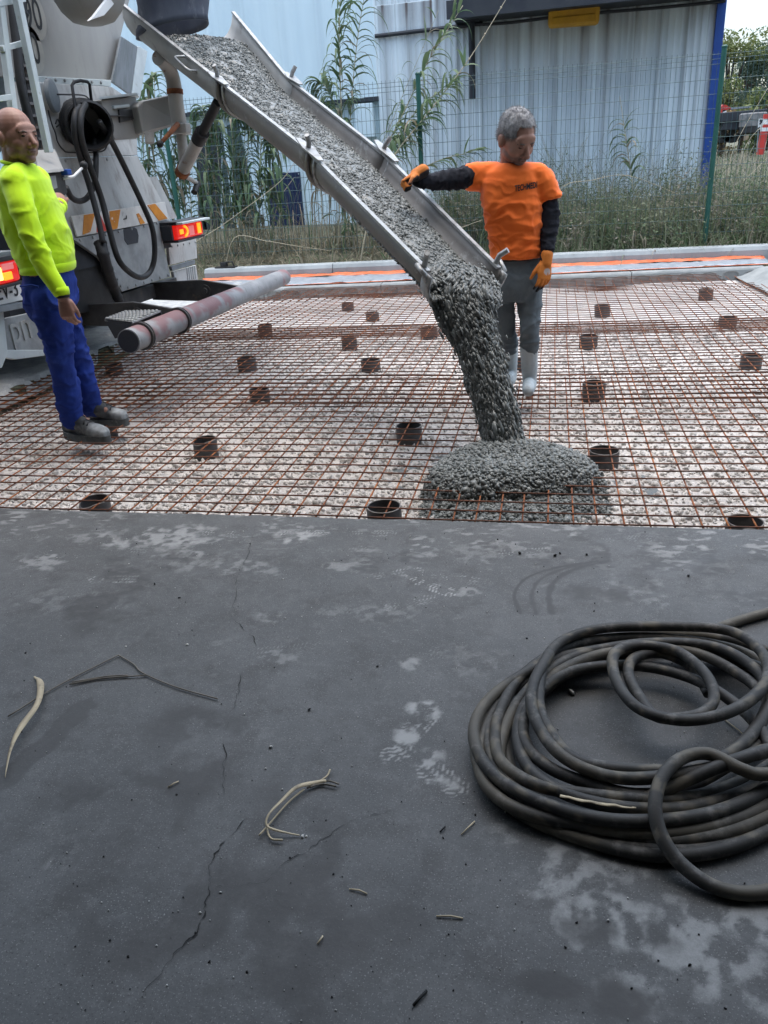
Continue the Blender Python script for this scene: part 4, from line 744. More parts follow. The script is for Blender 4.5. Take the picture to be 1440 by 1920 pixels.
m_ = MB(); m_.tube([atx(333, 233, -2.8), atx(302, 268, -2.8)], [.02, .014], 10); build(m_, 'locking_lever', 'rust', truck, 'all'); m_ = MB(); m_.ell(atx(300, 270, -2.8), (.026, .026, .026)); build(m_, 'lever_knob', 'ink', truck, 'all')
ja, jb = atx(342, 322, -2.82), np.array(aty(408, 192, 5.78)); u = (jb-ja)
m_ = MB(); m_.tube([ja, ja+u*.52], .048, 16); build(m_, 'jack_tube', 'post_paint', truck, 40); m_ = MB(); m_.tube([ja+u*.5, jb], .034, 14); build(m_, 'jack_rod', 'ink', truck, 40); m_ = MB(); m_.tube([ja+u*.47, ja+u*.6], .053, 16); build(m_, 'jack_collar', 'black_rubber', truck, 40)
m_ = MB(); m_.tube([ja-u*.03, ja+u*.04], .054, 16); build(m_, 'jack_foot', 'rust', truck, 40)
m_ = MB(); m_.tube([atx(342, 326, -2.82), atx(350, 332, -2.82), atx(370, 344, -2.8)], .018, 8); build(m_, 'crank', 'post_paint', truck, 'all'); m_ = MB(); m_.tube([atx(371, 343, -2.8), atx(364, 361, -2.8)], .024, 10); build(m_, 'crank_grip', 'ink', truck, 40)
# discharge hopper bowl and rubber spout above the chute
m_ = MB(); m_.lathe(atx(143, -140, -3.1), (0, 0, 1), [(-.56, .001), (-.56, .07), (-.54, .14), (-.48, .2), (-.38, .25), (-.2, .29), (.3, .31)], 36); build(m_, 'hopper_bowl', 'truck_beige', truck, 'all')
plate('hopper_plate', [(167, 39), (176, 30), (205, -8), (226, -12), (219, 2), (196, 29)], -2.9, .02, 'plate_white')
sc = np.array(aty(325, 0, 6.35)); R = []
for px, py, rw, rz in [(322, -90, .30, 0), (323, -40, .285, 0), (325, 0, .27, 0), (326, 26, .265, 0), (324, 46, .272, 0), (325, 58, .278, .0)]:
    c = np.array(aty(px, py, 6.35)); a = np.arange(36)*2*math.pi/36; rr = rw*(1+.025*np.sin(a*5+py*.05)); R.append(np.c_[c[0]+rr*np.cos(a), c[1]+rr*np.sin(a)*.95, c[2]+.045*np.cos(a)+0*a])
m_ = MB(); m_.rings(R, False); o = build(m_, 'rubber_spout', 'blue_rubber', truck, 'all'); o.modifiers.new('thick', 'SOLIDIFY').thickness = .012
# speed stickers, raised on the cowl
for pcx, pcy, s in [(61, 28, '90'), (57, 92, '80')]:
    c = atx(pcx, pcy, -3.552); m_ = MB(); m_.lathe(c, (1, 0, 0), [(-.003, .001), (-.003, .155), (.001, .155), (.001, .001)], 36); st = build(m_, 'speed_sticker', 'sticker', truck); text('digits', s, .27, (-3.549, c[1], c[2]), RX, 'ink', st, .0006, .78)
# folding bumper tube with its arms and step
A_, B_ = np.array(atx(241, 640, -2.6)), np.array(atx(531, 520, -2.6)); u = (B_-A_); n_ = 90; ts = np.linspace(0, 1, n_); m_ = MB(); m_.tube(A_+ts[:, None]*u, .077, 24); o = build(m_, 'bumper_tube', 'tube_paint', truck, 40)
v = np.array([q.co[:] for q in o.data.vertices])+absloc(truck); tt = (v-A_)@u/(u@u); nz_ = fbm(v*9, 4, 3); setattr_f(o.data, 'red', np.clip(sst(.44, .62, nz_+.18*(v[:, 2]-A_[2]-tt*u[2])/.077)*np.where((tt > .02) & (tt < .26) | (tt > .28) & (tt < .43) | (tt > .45) & (tt < .6) | (tt > .93), 1, 0)*.95, 0, 1))
m_ = MB(); m_.ell(A_+u*1.0, (.077, .05, .077)); build(m_, 'end_cap', 'tube_paint', truck, 'all'); m_ = MB(); ud = u/np.linalg.norm(u); m_.lathe(A_, ud, [(-.004, .001), (-.004, .07), (-.001, .07)], 24); build(m_, 'end_cap', 'dark_paint', truck)
for t_ in (.055, .235): m_ = MB(); m_.lathe(A_+u*t_, ud, [(-.018, .078), (-.018, .092), (-.004, .094), (-.004, .085), (.004, .085), (.004, .094), (.018, .092), (.018, .078)], 24); build(m_, 'tube_clamp', 'dirty_steel', truck, 30)
def arm(t_, y_off): 
    e = A_+u*t_; m_ = MB(); m_.prism([(e[0]-.95, e[1], e[2]+.10), (e[0]-.45, e[1], e[2]+.11), (e[0]-.02, e[1], e[2]+.03), (e[0]-.02, e[1], e[2]-.06), (e[0]-.4, e[1], e[2]-.08), (e[0]-.95, e[1], e[2]-.05)], (0, .035, 0)); build(m_, 'bumper_arm', 'dirty_steel', truck, bevel=.004)
    m_ = MB(); m_.lathe((e[0]-.42, e[1]-.005, e[2]+.02), (0, -1, 0), [(0, .05), (.012, .05), (.012, .025), (.03, .025), (.03, .001)], 16); build(m_, 'bolt', 'dirty_steel', truck, 30)
arm(.30, 0); arm(.70, 0)
m_ = MB(); m_.bar(A_+u*.2+np.array([-.95, 0, .03]), A_+u*.85+np.array([-.95, 0, .03]), .08, .12); build(m_, 'cross_member', 'dirty_steel', truck, bevel=.006)
st_ = A_+u*.10; stp = [atx(197, 606, -2.93), atx(236, 588, -2.93), atx(303, 593, -2.66), atx(250, 622, -2.66)]; zt = A_[2]+.085
sp = np.array([[p[0], p[1], zt] for p in stp]); m_ = MB(); m_.prism(sp, (0, 0, -.012)); sb = build(m_, 'step_plate', 'galv', truck, bevel=.002)
m_ = MB()
for i in range(7):
    for j in range(9):
        a, b_ = (i+.5)/7, (j+.5)/9; c = (sp[0]*(1-a)+sp[1]*a)*(1-b_)+(sp[3]*(1-a)+sp[2]*a)*b_; m_.ell(c+np.array([0, 0, .003]), (.016, .011, .011), None, 8, 5)
build(m_, 'tread_pattern', 'galv', sb, 'all')
m_ = MB(); m_.prism([sp[0], sp[3], sp[3]+np.array([0, 0, -.07]), sp[0]+np.array([.05, 0, -.13])], (0, .012, 0)); build(m_, 'step_bracket', 'dark_paint', truck); m_ = MB(); m_.prism([sp[1], sp[2], sp[2]+np.array([0, 0, -.07]), sp[1]+np.array([.05, 0, -.13])], (0, .012, 0)); build(m_, 'step_bracket', 'dark_paint', truck)
# running gear, drum and frame behind the rear panels
for y_ in (5.35, 6.75): m_ = MB(); m_.box((-6.6, y_, .62), (6.0, .09, .28)); build(m_, 'chassis_rail', 'dark_paint', truck)
m_ = MB(); m_.box((-3.75, 6.05, .62), (.12, 2.3, .22)); build(m_, 'rear_cross_member', 'dark_paint', truck)
for x_ in (-4.75, -6.1):
    for y_, s in ((4.75, 1), (5.1, 1), (7.0, 1), (7.35, 1)):
        m_ = MB(); m_.lathe((x_, y_, .52), (0, 1, 0), [(-.14, .28), (-.14, .46), (-.11, .505), (.11, .505), (.14, .46), (.14, .28)], 32); w_ = build(m_, 'wheel', 'rubber', truck, 35); m_ = MB(); m_.lathe((x_, y_, .52), (0, 1, 0), [(-.1, .29), (-.06, .2), (-.06, .08), (.06, .08), (.06, .2), (.1, .29)], 24); build(m_, 'rim', 'galv', w_, 35)
for y_ in (4.9, 7.2): m_ = MB(); a = np.linspace(.1, math.pi-.1, 14); m_.rings([np.c_[-4.75+.62*np.cos(a), 0*a+yy, .52+.62*np.sin(a)] for yy in (y_-.36, y_+.36)], False, False); o = build(m_, 'mudguard', 'dark_paint', truck, 'all'); o.modifiers.new('thick', 'SOLIDIFY').thickness = .02
m_ = MB(); m_.lathe((-4.1, 6.0, 2.45), (-.96, 0, -.13), [(0, .62), (.2, .75), (1.6, 1.12), (3.2, 1.15), (4.6, .8), (4.9, .4), (4.9, .01)], 40); build(m_, 'drum', 'truck_light', truck, 30)
m_ = MB(); m_.box((-5.0, 6.0, .95), (3.2, 1.9, .35)); build(m_, 'subframe', 'dark_paint', truck)
# ------------------------------------------------------------------ chute
mat('chute_steel', (.2, .188, .175), (.15, .142, .134), 3, .5, .1, bump=.0008, bscale=40, c3=(.26, .26, .25), s3=11, t3=(.56, .66), stretch=(1, 1, 1), spec=.45)
mat('chute_pale', (.4, .4, .385), (.31, .31, .3), 3, .5, .1, c3=(.2, .19, .18), s3=7, t3=(.55, .75)); mat('bright_steel', (.38, .39, .39), (.28, .29, .29), 9, .42, .3, c3=(.22, .215, .21), s3=22, t3=(.48, .62), bump=.0012, bscale=50)
ST = [(aty(228, 8, 6.28), aty(437, 24, 6.78)), (aty(410, 152, 5.6), aty(543, 152, 6.04)), (aty(580, 285, 4.7), aty(715, 287, 5.08)), (aty(797, 503, 3.9), aty(926, 497, 4.23))]
ST = [(np.array(a), np.array(b)) for a, b in ST]
def chs(s):
    """rail points and frame at station s in 0..3 (may run a little past 3)"""
    k = min(2, int(s)); t = s-k; a = ST[k][0]*(1-t)+ST[k+1][0]*t; b = ST[k][1]*(1-t)+ST[k+1][1]*t
    ax = ((ST[k+1][0]+ST[k+1][1])-(ST[k][0]+ST[k][1])); ax /= np.linalg.norm(ax); h = (b-a)/2; d = np.cross(ax, h); d /= np.linalg.norm(d); d = d if d[2] < 0 else -d
    return (a+b)/2, h, d, ax
def uprof(s, D, k=1.0, n=17, off=0):
    c, h, d, ax = chs(s); a = np.linspace(0, math.pi, n); return c-np.cos(a)[:, None]*h*k+(np.sin(a)**.75)[:, None]*d*D+d*off
chute = thing('chute', 'long steel chute in three hinged lengths carrying wet concrete down from the truck', 'chute', ST[1][0])
for k, (s0, s1, mm, D0, D1, kk) in enumerate([(0.0, 1.04, 'chute_pale', .30, .22, 1.0), (1.0, 2.03, 'chute_steel', .215, .2, 1.0), (2.0, 3.05, 'chute_steel', .2, .17, 1.0)]):
    m_ = MB(); R = [uprof(s, D0+(D1-D0)*(s-s0)/(s1-s0)+.004*(k % 2), kk+.012*k) for s in np.linspace(s0, s1, 10)]
    m_.rings(R, False, False); o = build(m_, 'trough', mm, chute, 35); sm = o.modifiers.new('thick', 'SOLIDIFY'); sm.thickness = .007; sm.offset = 0
    for sgn in (-1, 1):
        P = [chs(s)[0]+sgn*chs(s)[1]*(kk+.012*k)-chs(s)[2]*.004 for s in np.linspace(s0, s1-.02, 8)]; m_ = MB(); 
        for a, b_ in zip(P[:-1], P[1:]): m_.bar(a, b_, .026, .014, -chs(s0)[2])
        build(m_, 'rim', 'bright_steel', chute)
    m_ = MB(); m_.tube(uprof(s0+.02 if k else .02, D0+.02, 1.07 if k else 1.01, 25), .016, 8) if k else None
    if k:
        build(m_, 'hoop', 'chute_steel', chute, 'all'); m_ = MB(); m_.tube(uprof(s0+.075, D0+.014, 1.04, 25), .011, 8); build(m_, 'hoop', 'bright_steel', chute, 'all')
P = uprof(3.02, .20, 1.12, 25); m_ = MB(); R = [P, uprof(3.075, .20, 1.12, 25)]; m_.rings(R, False, False); o = build(m_, 'end_hook', 'bright_steel', chute, 'all'); o.modifiers.new('thick', 'SOLIDIFY').thickness = .014
for s in (1.0, 2.0, 3.0):
    for sgn in (-1, 1):
        c, h, d, ax = chs(s-.001 if s == 3 else s); hn = h/np.linalg.norm(h); e = c+sgn*h*1.03; m_ = MB()
        if s < 3: m_.prism([e-ax*.12-hn*sgn*.0-d*.02, e-ax*.12+hn*sgn*.03-d*.02, e+hn*sgn*.045-d*.02, e+ax*.16+hn*sgn*.02-d*.02, e+ax*.16-hn*sgn*.015-d*.02, e-hn*sgn*.035-d*.02], -d*.008); build(m_, 'hinge_plate', 'bright_steel', chute, bevel=.002)
        m_ = MB(); m_.tube([e-d*.005, e-d*.055+hn*sgn*.008, e-d*.095+hn*sgn*.03+ax*(.02 if s == 3 else 0)], .0145, 10); build(m_, 'pin', 'bright_steel', chute, 40)
        if s == 3: m_ = MB(); m_.tube([e-d*.0, e+hn*sgn*.04-d*.012-ax*.01, e+hn*sgn*.03-d*.0+ax*.05, e+d*.05+ax*.06], .014, 8); build(m_, 'hook', 'bright_steel', chute, 'all')
m_ = MB(); m_.tube(catmull([aty(a, b_, 5.78-.004*i) for i, (a, b_) in enumerate([(346, 106), (330, 107), (331, 111), (344, 124), (352, 130), (360, 133), (376, 132)])], 5), .010, 8); build(m_, 'handle', 'bright_steel', chute, 'all')
# ------------------------------------------------------------------ wet concrete: in the chute, falling, and in a heap
mat('wet_concrete', (.14, .151, .147), (.098, .107, .104), 30, .3, bump=.002, bscale=120, c3=(.22, .23, .225), s3=55, t3=(.52, .7), spec=.5, rvar=.15)
mat('wet_aggregate', (.122, .133, .129), (.085, .094, .091), 38, .4, bump=.0012, bscale=200, c3=(.18, .193, .187), s3=60, t3=(.54, .66), spec=.5, rvar=.15, attr=[('tone', (.205, .22, .213))])
mat('dark_concrete', (.085, .093, .09), (.12, .13, .126), 28, .32, bump=.002, bscale=120, c3=(.13, .14, .135), s3=60, t3=(.54, .7), spec=.5, rvar=.15)
def csurf(s, w):
    c, h, d, ax = chs(s); dep = .075+.01*s-.035*(1-w*w); return c+h*w*.93+d*(dep)
su = np.linspace(.30, 3.09, 220); wv = np.linspace(-1, 1, 25); R = [np.array([csurf(s, w)+chs(s)[2]*.02*(vn(np.array([[s*26, w*7, 0]]), 3)[0]-.5) for w in wv]) for s in su]
V = np.concatenate(R); nx = len(wv); i = (np.arange(len(su)-1)[:, None]*nx+np.arange(nx-1)[None]).ravel(); F = np.c_[i, i+1, i+1+nx, i+nx]
n = 27000; ss = .3+(3.1-.3)*rng.random(n); ww = rng.uniform(-1, 1, n); FR = [chs(s) for s in ss]
P = np.array([csurf(s, w) for s, w in zip(ss, ww)])+np.array([f[2] for f in FR])*(.001+.003*rng.normal(size=n))[:, None]
SV, SF = stones(P, rng.gamma(4, .0012, n)+.0023, 1.1+1.0*sst(.8, 2.8, ss)*rng.random(n), np.array([f[3] for f in FR]), .82)
def both(name, V, F, SV, SF, m, m2):
    me = npmesh(name, np.r_[V, SV], np.r_[np.r_[np.c_[F[:, 0], F[:, 1], F[:, 2]], np.c_[F[:, 0], F[:, 2], F[:, 3]]], SF+len(V)]); me.materials.append(MATS[m]); me.materials.append(MATS[m2])
    nst = len(SV)//len(ICO_V); setattr_f(me, 'tone', np.r_[np.full(len(V), .15), np.repeat(rng.random(nst)**3, len(ICO_V))]); ix = np.zeros(len(me.polygons), np.int32); ix[2*len(F):] = 1; me.polygons.foreach_set('material_index', ix); me.polygons.foreach_set('use_smooth', np.ones(len(me.polygons), bool)); return me
o = link('flowing_concrete', both('flowing_concrete', V, F, SV, SF, 'wet_concrete', 'wet_aggregate'), None, None, at=ST[1][0]); tag(o, 'grey wet concrete sliding down inside the chute', 'concrete', kind='stuff')
fall = catmull([csurf(2.95, 0), csurf(3.06, 0), aty(863, 562, 3.98), aty(893, 640, 3.93), aty(921, 740, 3.87), aty(938, 800, 3.84), aty(950, 866, 3.80)], 14); npt = len(fall); tq = np.linspace(0, 1, npt)
rw = np.interp(tq, [0, .2, .34, .5, .68, .9, 1], [.195, .18, .142, .106, .093, .095, .14]); rd = np.interp(tq, [0, .2, .4, 1], [.04, .05, .07, .09]); NS = 40; R = []
Tn = np.gradient(fall, axis=0); Tn /= np.linalg.norm(Tn, axis=1)[:, None]
def fpt(i, a, k=1.0):
    w = np.array([.86, .5, 0]); hz_ = chs(2.99)[1]; hz_ = hz_/np.linalg.norm(hz_); q_ = min(1, tq[i]*2.2); w = hz_*(1-q_)+np.array([.985, .17, 0])*q_; w = w-Tn[i]*(w@Tn[i]); w /= np.linalg.norm(w); n_ = np.cross(w, Tn[i]); n_ = n_ if n_[1] < 0 else -n_
    return fall[i]+k*(math.cos(a)*rw[i]*w+math.sin(a)*rd[i]*n_)
for i in range(npt):
    R.append(np.array([fpt(i, a, 1+.22*(vn(np.array([[math.cos(a)*3.2, math.sin(a)*3.2, tq[i]*5]]), 7)[0]-.5)+.10*(vn(np.array([[math.cos(a)*8, math.sin(a)*8, tq[i]*14]]), 8)[0]-.5)) for a in np.arange(NS)*2*math.pi/NS]))
V = np.concatenate(R); F = np.array([(k*NS+i, k*NS+(i+1) % NS, (k+1)*NS+(i+1) % NS, (k+1)*NS+i) for k in range(npt-1) for i in range(NS)])
n = 19000; ii = rng.integers(0, npt-1, n); aa = rng.random(n)*2*math.pi; fr = rng.random(n)[:, None]
P0 = V.reshape(npt, NS, 3); ja_ = (aa/(2*math.pi)*NS).astype(int) % NS; P = P0[ii, ja_]*(1-fr)+P0[ii+1, ja_]*fr; P = P+rng.normal(size=P.shape)*.0042*(1+(rng.random((n, 1)) < .03)*5.0)
SV, SF = stones(P, rng.gamma(4, .0012, n)+.0024, 1.4+2.2*rng.random(n), Tn[ii], .62)
o = link('falling_concrete', both('falling_concrete', V, F, SV, SF, 'dark_concrete', 'wet_aggregate'), None, None, at=fall[-1]); tag(o, 'thick dark stream of concrete pouring off the end of the chute', 'concrete', kind='stuff')
pc = np.array(atz(951, 872, .0)); na, nr = 150, 60; aa = np.arange(na)*2*math.pi/na; rr_ = np.linspace(0, 1, nr); V = []
def pz(r, a):
    R0 = .395*(1+.07*np.sin(a*2+.6)+.05*np.sin(a*3+2)+.10*(vn(np.c_[np.cos(a)*2.2, np.sin(a)*2.2, 0*a], 5)-.5)); R1 = .42+.12*np.clip(-np.sin(a), 0, 1)+.05*np.cos(a)+.12*(vn(np.c_[np.cos(a)*3, np.sin(a)*3, 0*a+4], 6)-.5)
    rs_ = r*(1+.26*np.clip(-np.sin(a), 0, 1)); m = -.15+.198*np.clip(1-(rs_/R0)**4.5, 0, 1)**.5-.02*np.exp(-(r/.14)**2); s_ = -.145+.07*np.clip(1-(r/R1)**4, 0, 1); return np.maximum(m, s_)
A2, R2_ = np.meshgrid(aa, rr_*.68); A2, R2_ = A2.ravel(), R2_.ravel(); z = pz(R2_, A2); px_, py_ = pc[0]+R2_*np.cos(A2)*1.05, pc[1]+R2_*np.sin(A2)*.98; z = z+.022*(fbm(np.c_[px_*18, py_*18, 0*px_], 3, 6)-.5)
V = np.c_[px_, py_, z]; F = np.array([(k*na+i, k*na+(i+1) % na, (k+1)*na+(i+1) % na, (k+1)*na+i) for k in range(nr-1) for i in range(na)])
n = 20000; r = .62*np.sqrt(rng.random(n)); a = rng.random(n)*2*math.pi; extra = 2600; r[:extra] = .36*rng.uniform(.8, 1.06, extra)
P = np.c_[pc[0]+r*np.cos(a)*1.05, pc[1]+r*np.sin(a)*.98, pz(r, a)]; k = (P[:, 2] > -.143) & (P[:, 1] > 2.91); P = P[k]; P[:, 2] += rng.normal(size=len(P))*.004+.003
SV, SF = stones(P, rng.gamma(4, .0017, len(P))+.0030, None, None, .68)
o = link('concrete_heap', both('concrete_heap', V, F, SV, SF, 'dark_concrete', 'wet_aggregate'), None, None, at=pc); tag(o, 'heap of wet stony concrete spreading through the mesh below the stream', 'concrete', kind='stuff')
# ------------------------------------------------------------------ people
mat('skin', (.33, .185, .135), (.27, .14, .10), 9, .5, bump=.0006, bscale=90, c3=(.34, .17, .125), s3=30, t3=(.5, .8), spec=.4, attr=[('stubble', (.13, .1, .09))])
mat('grey_hair', (.33, .33, .335), (.17, .17, .178), 40, .7, bump=.003, bscale=110, stretch=(1, 1, .35)); mat('brow_hair', (.12, .09, .075), None, 30, .8)
mat('mouth_dark', (.09, .035, .03), None, 9, .6); mat('eye_dark', (.015, .012, .01), None, 5, .2)
mat('orange_shirt', (.92, .185, .028), (.85, .155, .022), 6, .85, bump=.0012, bscale=45, spec=.2, sheen=.2, emit=None)
mat('yellow_shirt', (.52, .80, .012), (.46, .73, .01), 6, .85, bump=.0012, bscale=45, spec=.2, sheen=.2)
mat('black_knit', (.012, .014, .02), (.017, .019, .026), 12, .9, bump=.001, bscale=90, spec=.2)
mat('jeans', (.105, .125, .14), (.14, .165, .18), 5, .9, bump=.0012, bscale=80, c3=(.19, .21, .22), s3=9, t3=(.54, .8), spec=.15)
mat('blue_twill', (.016, .04, .23), (.013, .03, .17), 5, .85, bump=.0012, bscale=70, c3=(.03, .065, .29), s3=7, t3=(.5, .75), spec=.2)
mat('boot_rubber', (.46, .52, .54), (.35, .4, .42), 6, .55, bump=.001, bscale=30, c3=(.45, .48, .48), s3=12, t3=(.5, .7))
mat('boot_leather', (.055, .061, .065), (.09, .098, .103), 8, .65, bump=.002, bscale=40, c3=(.2, .215, .22), s3=13, t3=(.5, .68), attr=[('toe', (.3, .325, .335)), ('instep', (.02, .022, .024))])
mat('boot_sole', (.1, .11, .11), (.06, .065, .065), 12, .8, c3=(.22, .23, .22), s3=14)
mat('glove', (.62, .2, .03), (.5, .15, .02), 9, .75, bump=.001, bscale=80, attr=[('tip', (.014, .014, .016)), ('patch', (.45, .46, .47))])
def nv(v): v = np.array(v, float); return v/np.linalg.norm(v)
def voxel(mb, size, it=4, fac=.5):
    me = bpy.data.meshes.new('tmp'); me.from_pydata(mb.v, [], mb.f); bm = bmesh.new(); bm.from_mesh(me); bmesh.ops.recalc_face_normals(bm, faces=bm.faces); bm.to_mesh(me); bm.free()
    o = bpy.data.objects.new('tmp', me); COL.objects.link(o); r = o.modifiers.new('r', 'REMESH'); r.mode = 'VOXEL'; r.voxel_size = size
    s = o.modifiers.new('s', 'SMOOTH'); s.factor = fac; s.iterations = it
    bpy.context.view_layer.update(); dg = bpy.context.evaluated_depsgraph_get(); out = bpy.data.meshes.new_from_object(o.evaluated_get(dg)); bpy.data.objects.remove(o); bpy.data.meshes.remove(me); return out
def co(me): a = np.empty(len(me.vertices)*3, np.float32); me.vertices.foreach_get('co', a); return a.reshape(-1, 3).astype(float)
def no(me): a = np.empty(len(me.vertices)*3, np.float32); me.vertex_normals.foreach_get('vector', a); return a.reshape(-1, 3).astype(float)
def setco(me, v): me.vertices.foreach_set('co', np.asarray(v, np.float32).ravel()); me.update()
def wrinkle(me, amp, freq=(9, 9, 22), seed=1, dirs=None, sharp=1.0, mask=None):
    """cloth folds: ridged noise stretched across the given direction"""
    v, n = co(me), no(me); q = v*np.array(freq); 
    if dirs is not None: q = q@np.array(dirs).T
    w = fbm(q+np.c_[fbm(v*5, 2, seed+3), fbm(v*5, 2, seed+4), fbm(v*5, 2, seed+5)]*2.2, 2, seed); w2 = fbm(q*1.9+5+np.c_[fbm(v*9, 2, seed+3), fbm(v*9, 2, seed+4), fbm(v*9, 2, seed+5)]*2.0, 2, seed+9)
    rd = np.clip(1-abs(w-.5)/.16, 0, 1)**1.4*.85+.45*np.clip(1-abs(w2-.5)/.12, 0, 1)**1.3
    d = amp*(rd-.3); d = d*(mask(v) if mask is not None else 1); setco(me, v+n*d[:, None])
def ring(c, a, b, n=24, p=2.3):
    """a superellipse ring: centre, half axes as vectors"""
    t = np.arange(n)*2*math.pi/n; ct, st = np.cos(t), np.sin(t); return np.array(c)+(np.sign(ct)*abs(ct)**(2/p))[:, None]*np.array(a)+(np.sign(st)*abs(st)**(2/p))[:, None]*np.array(b)
def head(mb, H, f, u, k=1.0):
    f = nv(f); u = nv(np.array(u)-f*np.dot(u, f)); r = np.cross(f, u); R = np.c_[r, f, u]
    def W(x, y, z): return np.array(H)+R@np.array([x, y, z])*k
    def E(c, rad): mb.ell(W(*c), np.array(rad)*k, R)
    E((0, -.012, .035), (.076, .098, .088)); E((0, .02, -.005), (.071, .081, .090)); E((0, .03, -.045), (.058, .062, .068)); E((0, .06, -.092), (.03, .03, .024)); E((0, .075, .03), (.054, .02, .03)); E((0, .083, .017), (.05, .016, .011))
    for s in (-1, 1): E((s*.034, .048, -.03), (.032, .038, .036)); E((s*.078, -.012, -.012), (.012, .022, .034)); E((s*.083, -.018, -.002), (.007, .018, .022)); E((s*.032, .077, -.0), (.017, .014, .012)); E((s*.036, .022, -.062), (.032, .05, .034)); mb.cap2(W(0, .1, -.03), .011*k, W(s*.013, .098, -.04), .011*k)
    mb.cap2(W(0, .088, .012), .010*k, W(0, .117, -.033), .0135*k); E((0, .088, -.060), (.026, .013, .006)); E((0, .086, -.071), (.022, .013, .007))
    return W, R
def hand(mb, Wp, d, n, side, curl, k=1.0, r=1.0, thumb=(.5, .6), spread=.09):
    """palm, four bent fingers of different lengths and a side thumb; d along the hand, n out of the palm, side = towards the thumb"""
    d = nv(d); n = nv(np.array(n)-d*np.dot(n, d)); s = np.cross(d, n); s = s if np.dot(s, side) > 0 else -s; Wp = np.array(Wp, float); P = lambda a, b, c: Wp+(d*a+s*b+n*c)*k
    mb.rings([ring(P(-.01, 0, 0), s*.028*k*r, n*.019*k*r, 16), ring(P(.03, .002, 0), s*.038*k*r, n*.018*k*r, 16), ring(P(.065, .002, 0), s*.043*k*r, n*.016*k*r, 16), ring(P(.095, 0, 0), s*.040*k*r, n*.012*k*r, 16)], True)
    mb.cap2(P(.02, .022, .012), .018*k*r, P(.05, .03, .01), .013*k*r)
    for q, (b, L) in enumerate([(.031, .072), (.010, .080), (-.011, .075), (-.031, .058)]):
        cu = curl[q] if isinstance(curl, (list, tuple)) else curl; a = .0; p = P(.09-.006*abs(q-1), b, 0); fr = [.0098, .0102, .0098, .0088][q]*k*r; dd = nv(d+s*spread*(1.2-q)*.8)
        for j, fl in enumerate([.46, .30, .24]):
            a += cu*[.9, 1.1, .75][j]; dr = dd*math.cos(a)+n*math.sin(a); e = p+dr*L*fl*k; mb.cap2(p, fr*(1-.06*j), e, fr*(.93-.08*j), 10); p = e
    p = P(.025, .033, .008); a1, a2 = thumb; dr = nv(d*math.cos(a1)+s*math.sin(a1)+n*.25); e = p+dr*.045*k; mb.cap2(p, .014*k*r, e, .0115*k*r, 10); dr = nv(d*math.cos(a1-a2*.7)+s*math.sin(a1-a2*.7)+n*(.25+a2*.4)); mb.cap2(e, .0115*k*r, e+dr*.035*k, .0088*k*r, 10)
    return d, n, s, P
def limb(mb, pts, rs, n=14):
    for (a, ra), (b, rb) in zip(list(zip(pts, rs))[:-1], list(zip(pts, rs))[1:]): mb.cap2(a, ra, b, rb, n)
def clothpart(name, mb, vox, m, parent, amp, freq=(9, 9, 22), seed=1, it=5, dirs=None, mask=None):
    me = voxel(mb, vox, it); wrinkle(me, amp, freq, seed, dirs, mask=mask); o = link(name, me, m, parent, 'all'); return o
def eyes(W, R, k, parent, browm='brow_hair'):
    m_ = MB(); m_.tube([W(-.024, .084, -.0665), W(-.01, .097, -.0655), W(.01, .097, -.0655), W(.024, .084, -.0665)], [.0012*k, .0024*k, .0024*k, .0012*k], 8); build(m_, 'mouth', 'mouth_dark', parent, 'all')
    for s in (-1, 1): m_ = MB(); m_.tube([W(s*.020, .094, .010), W(s*.032, .0975, .0075), W(s*.046, .085, .008)], [.0025*k, .0034*k, .0022*k], 8); build(m_, 'eyelid', 'skin', parent, 'all')
    for s in (-1, 1):
        m_ = MB(); m_.ell(W(s*.031, .088, .001), np.array((.012, .006, .0045))*k, R, 12, 8); build(m_, 'eye', 'eye_dark', parent, 'all')
        m_ = MB(); m_.tube([W(s*.015, .096, .017), W(s*.032, .096, .021), W(s*.05, .08, .016)], [.003*k, .004*k, .002*k], 8); build(m_, 'eyebrow', browm, parent, 'all')
# ================= man in the orange shirt
Y0 = 4.84
def J(px, py, dy=0): return np.array(aty(px, py, Y0+dy))
om = thing('person', 'man in an orange t-shirt and grey jeans resting a gloved hand on the chute', 'person', (J(985, 720)[0], Y0, -.02))
Hc = J(969, 259, -.02); hf, hu = (.60, -.78, -.56), (.10, -.25, 1); K = 1.13
b = MB(); W_, R_ = head(b, Hc, hf, hu, K)
nb = J(958, 322, .03); b.cap2(W_(0, -.02, -.05), .060*K, nb, .062)
ch_ = J(957, 400, .03); pel = J(966, 500, .04); 
b.rings([ring(J(957, 318, .03), (.09, 0, 0), (0, .07, 0)), ring(J(957, 345, .03), (.135, 0, 0), (0, .075, 0)), ring(ch_, (.13, 0, 0), (0, .08, 0)), ring(J(966, 470, .04), (.12, 0, 0), (0, .08, 0)), ring(J(965, 530, .04), (.125, 0, 0), (0, .095, 0)), ring(J(963, 560, .04), (.10, 0, 0), (0, .08, 0))], True)
shR, elR, wrR = J(898, 327, .04), J(840, 340, -.08), J(788, 337, -.20); shL, elL, wrL = J(1017, 336, .04), J(1033, 410, .03), J(1024, 486, -.06)
hipA, kneA, ankA = J(992, 540, .04), J(990, 628, .0), J(993, 722, .10); hipB, kneB, ankB = J(941, 540, .04), J(949, 622, .08), J(957, 692, .22)
limb(b, [shR, elR, wrR], [.05, .042, .028]); limb(b, [shL, elL, wrL], [.05, .042, .028])
limb(b, [hipA, kneA, ankA], [.06, .036, .028]); limb(b, [hipB, kneB, ankB], [.06, .036, .028])
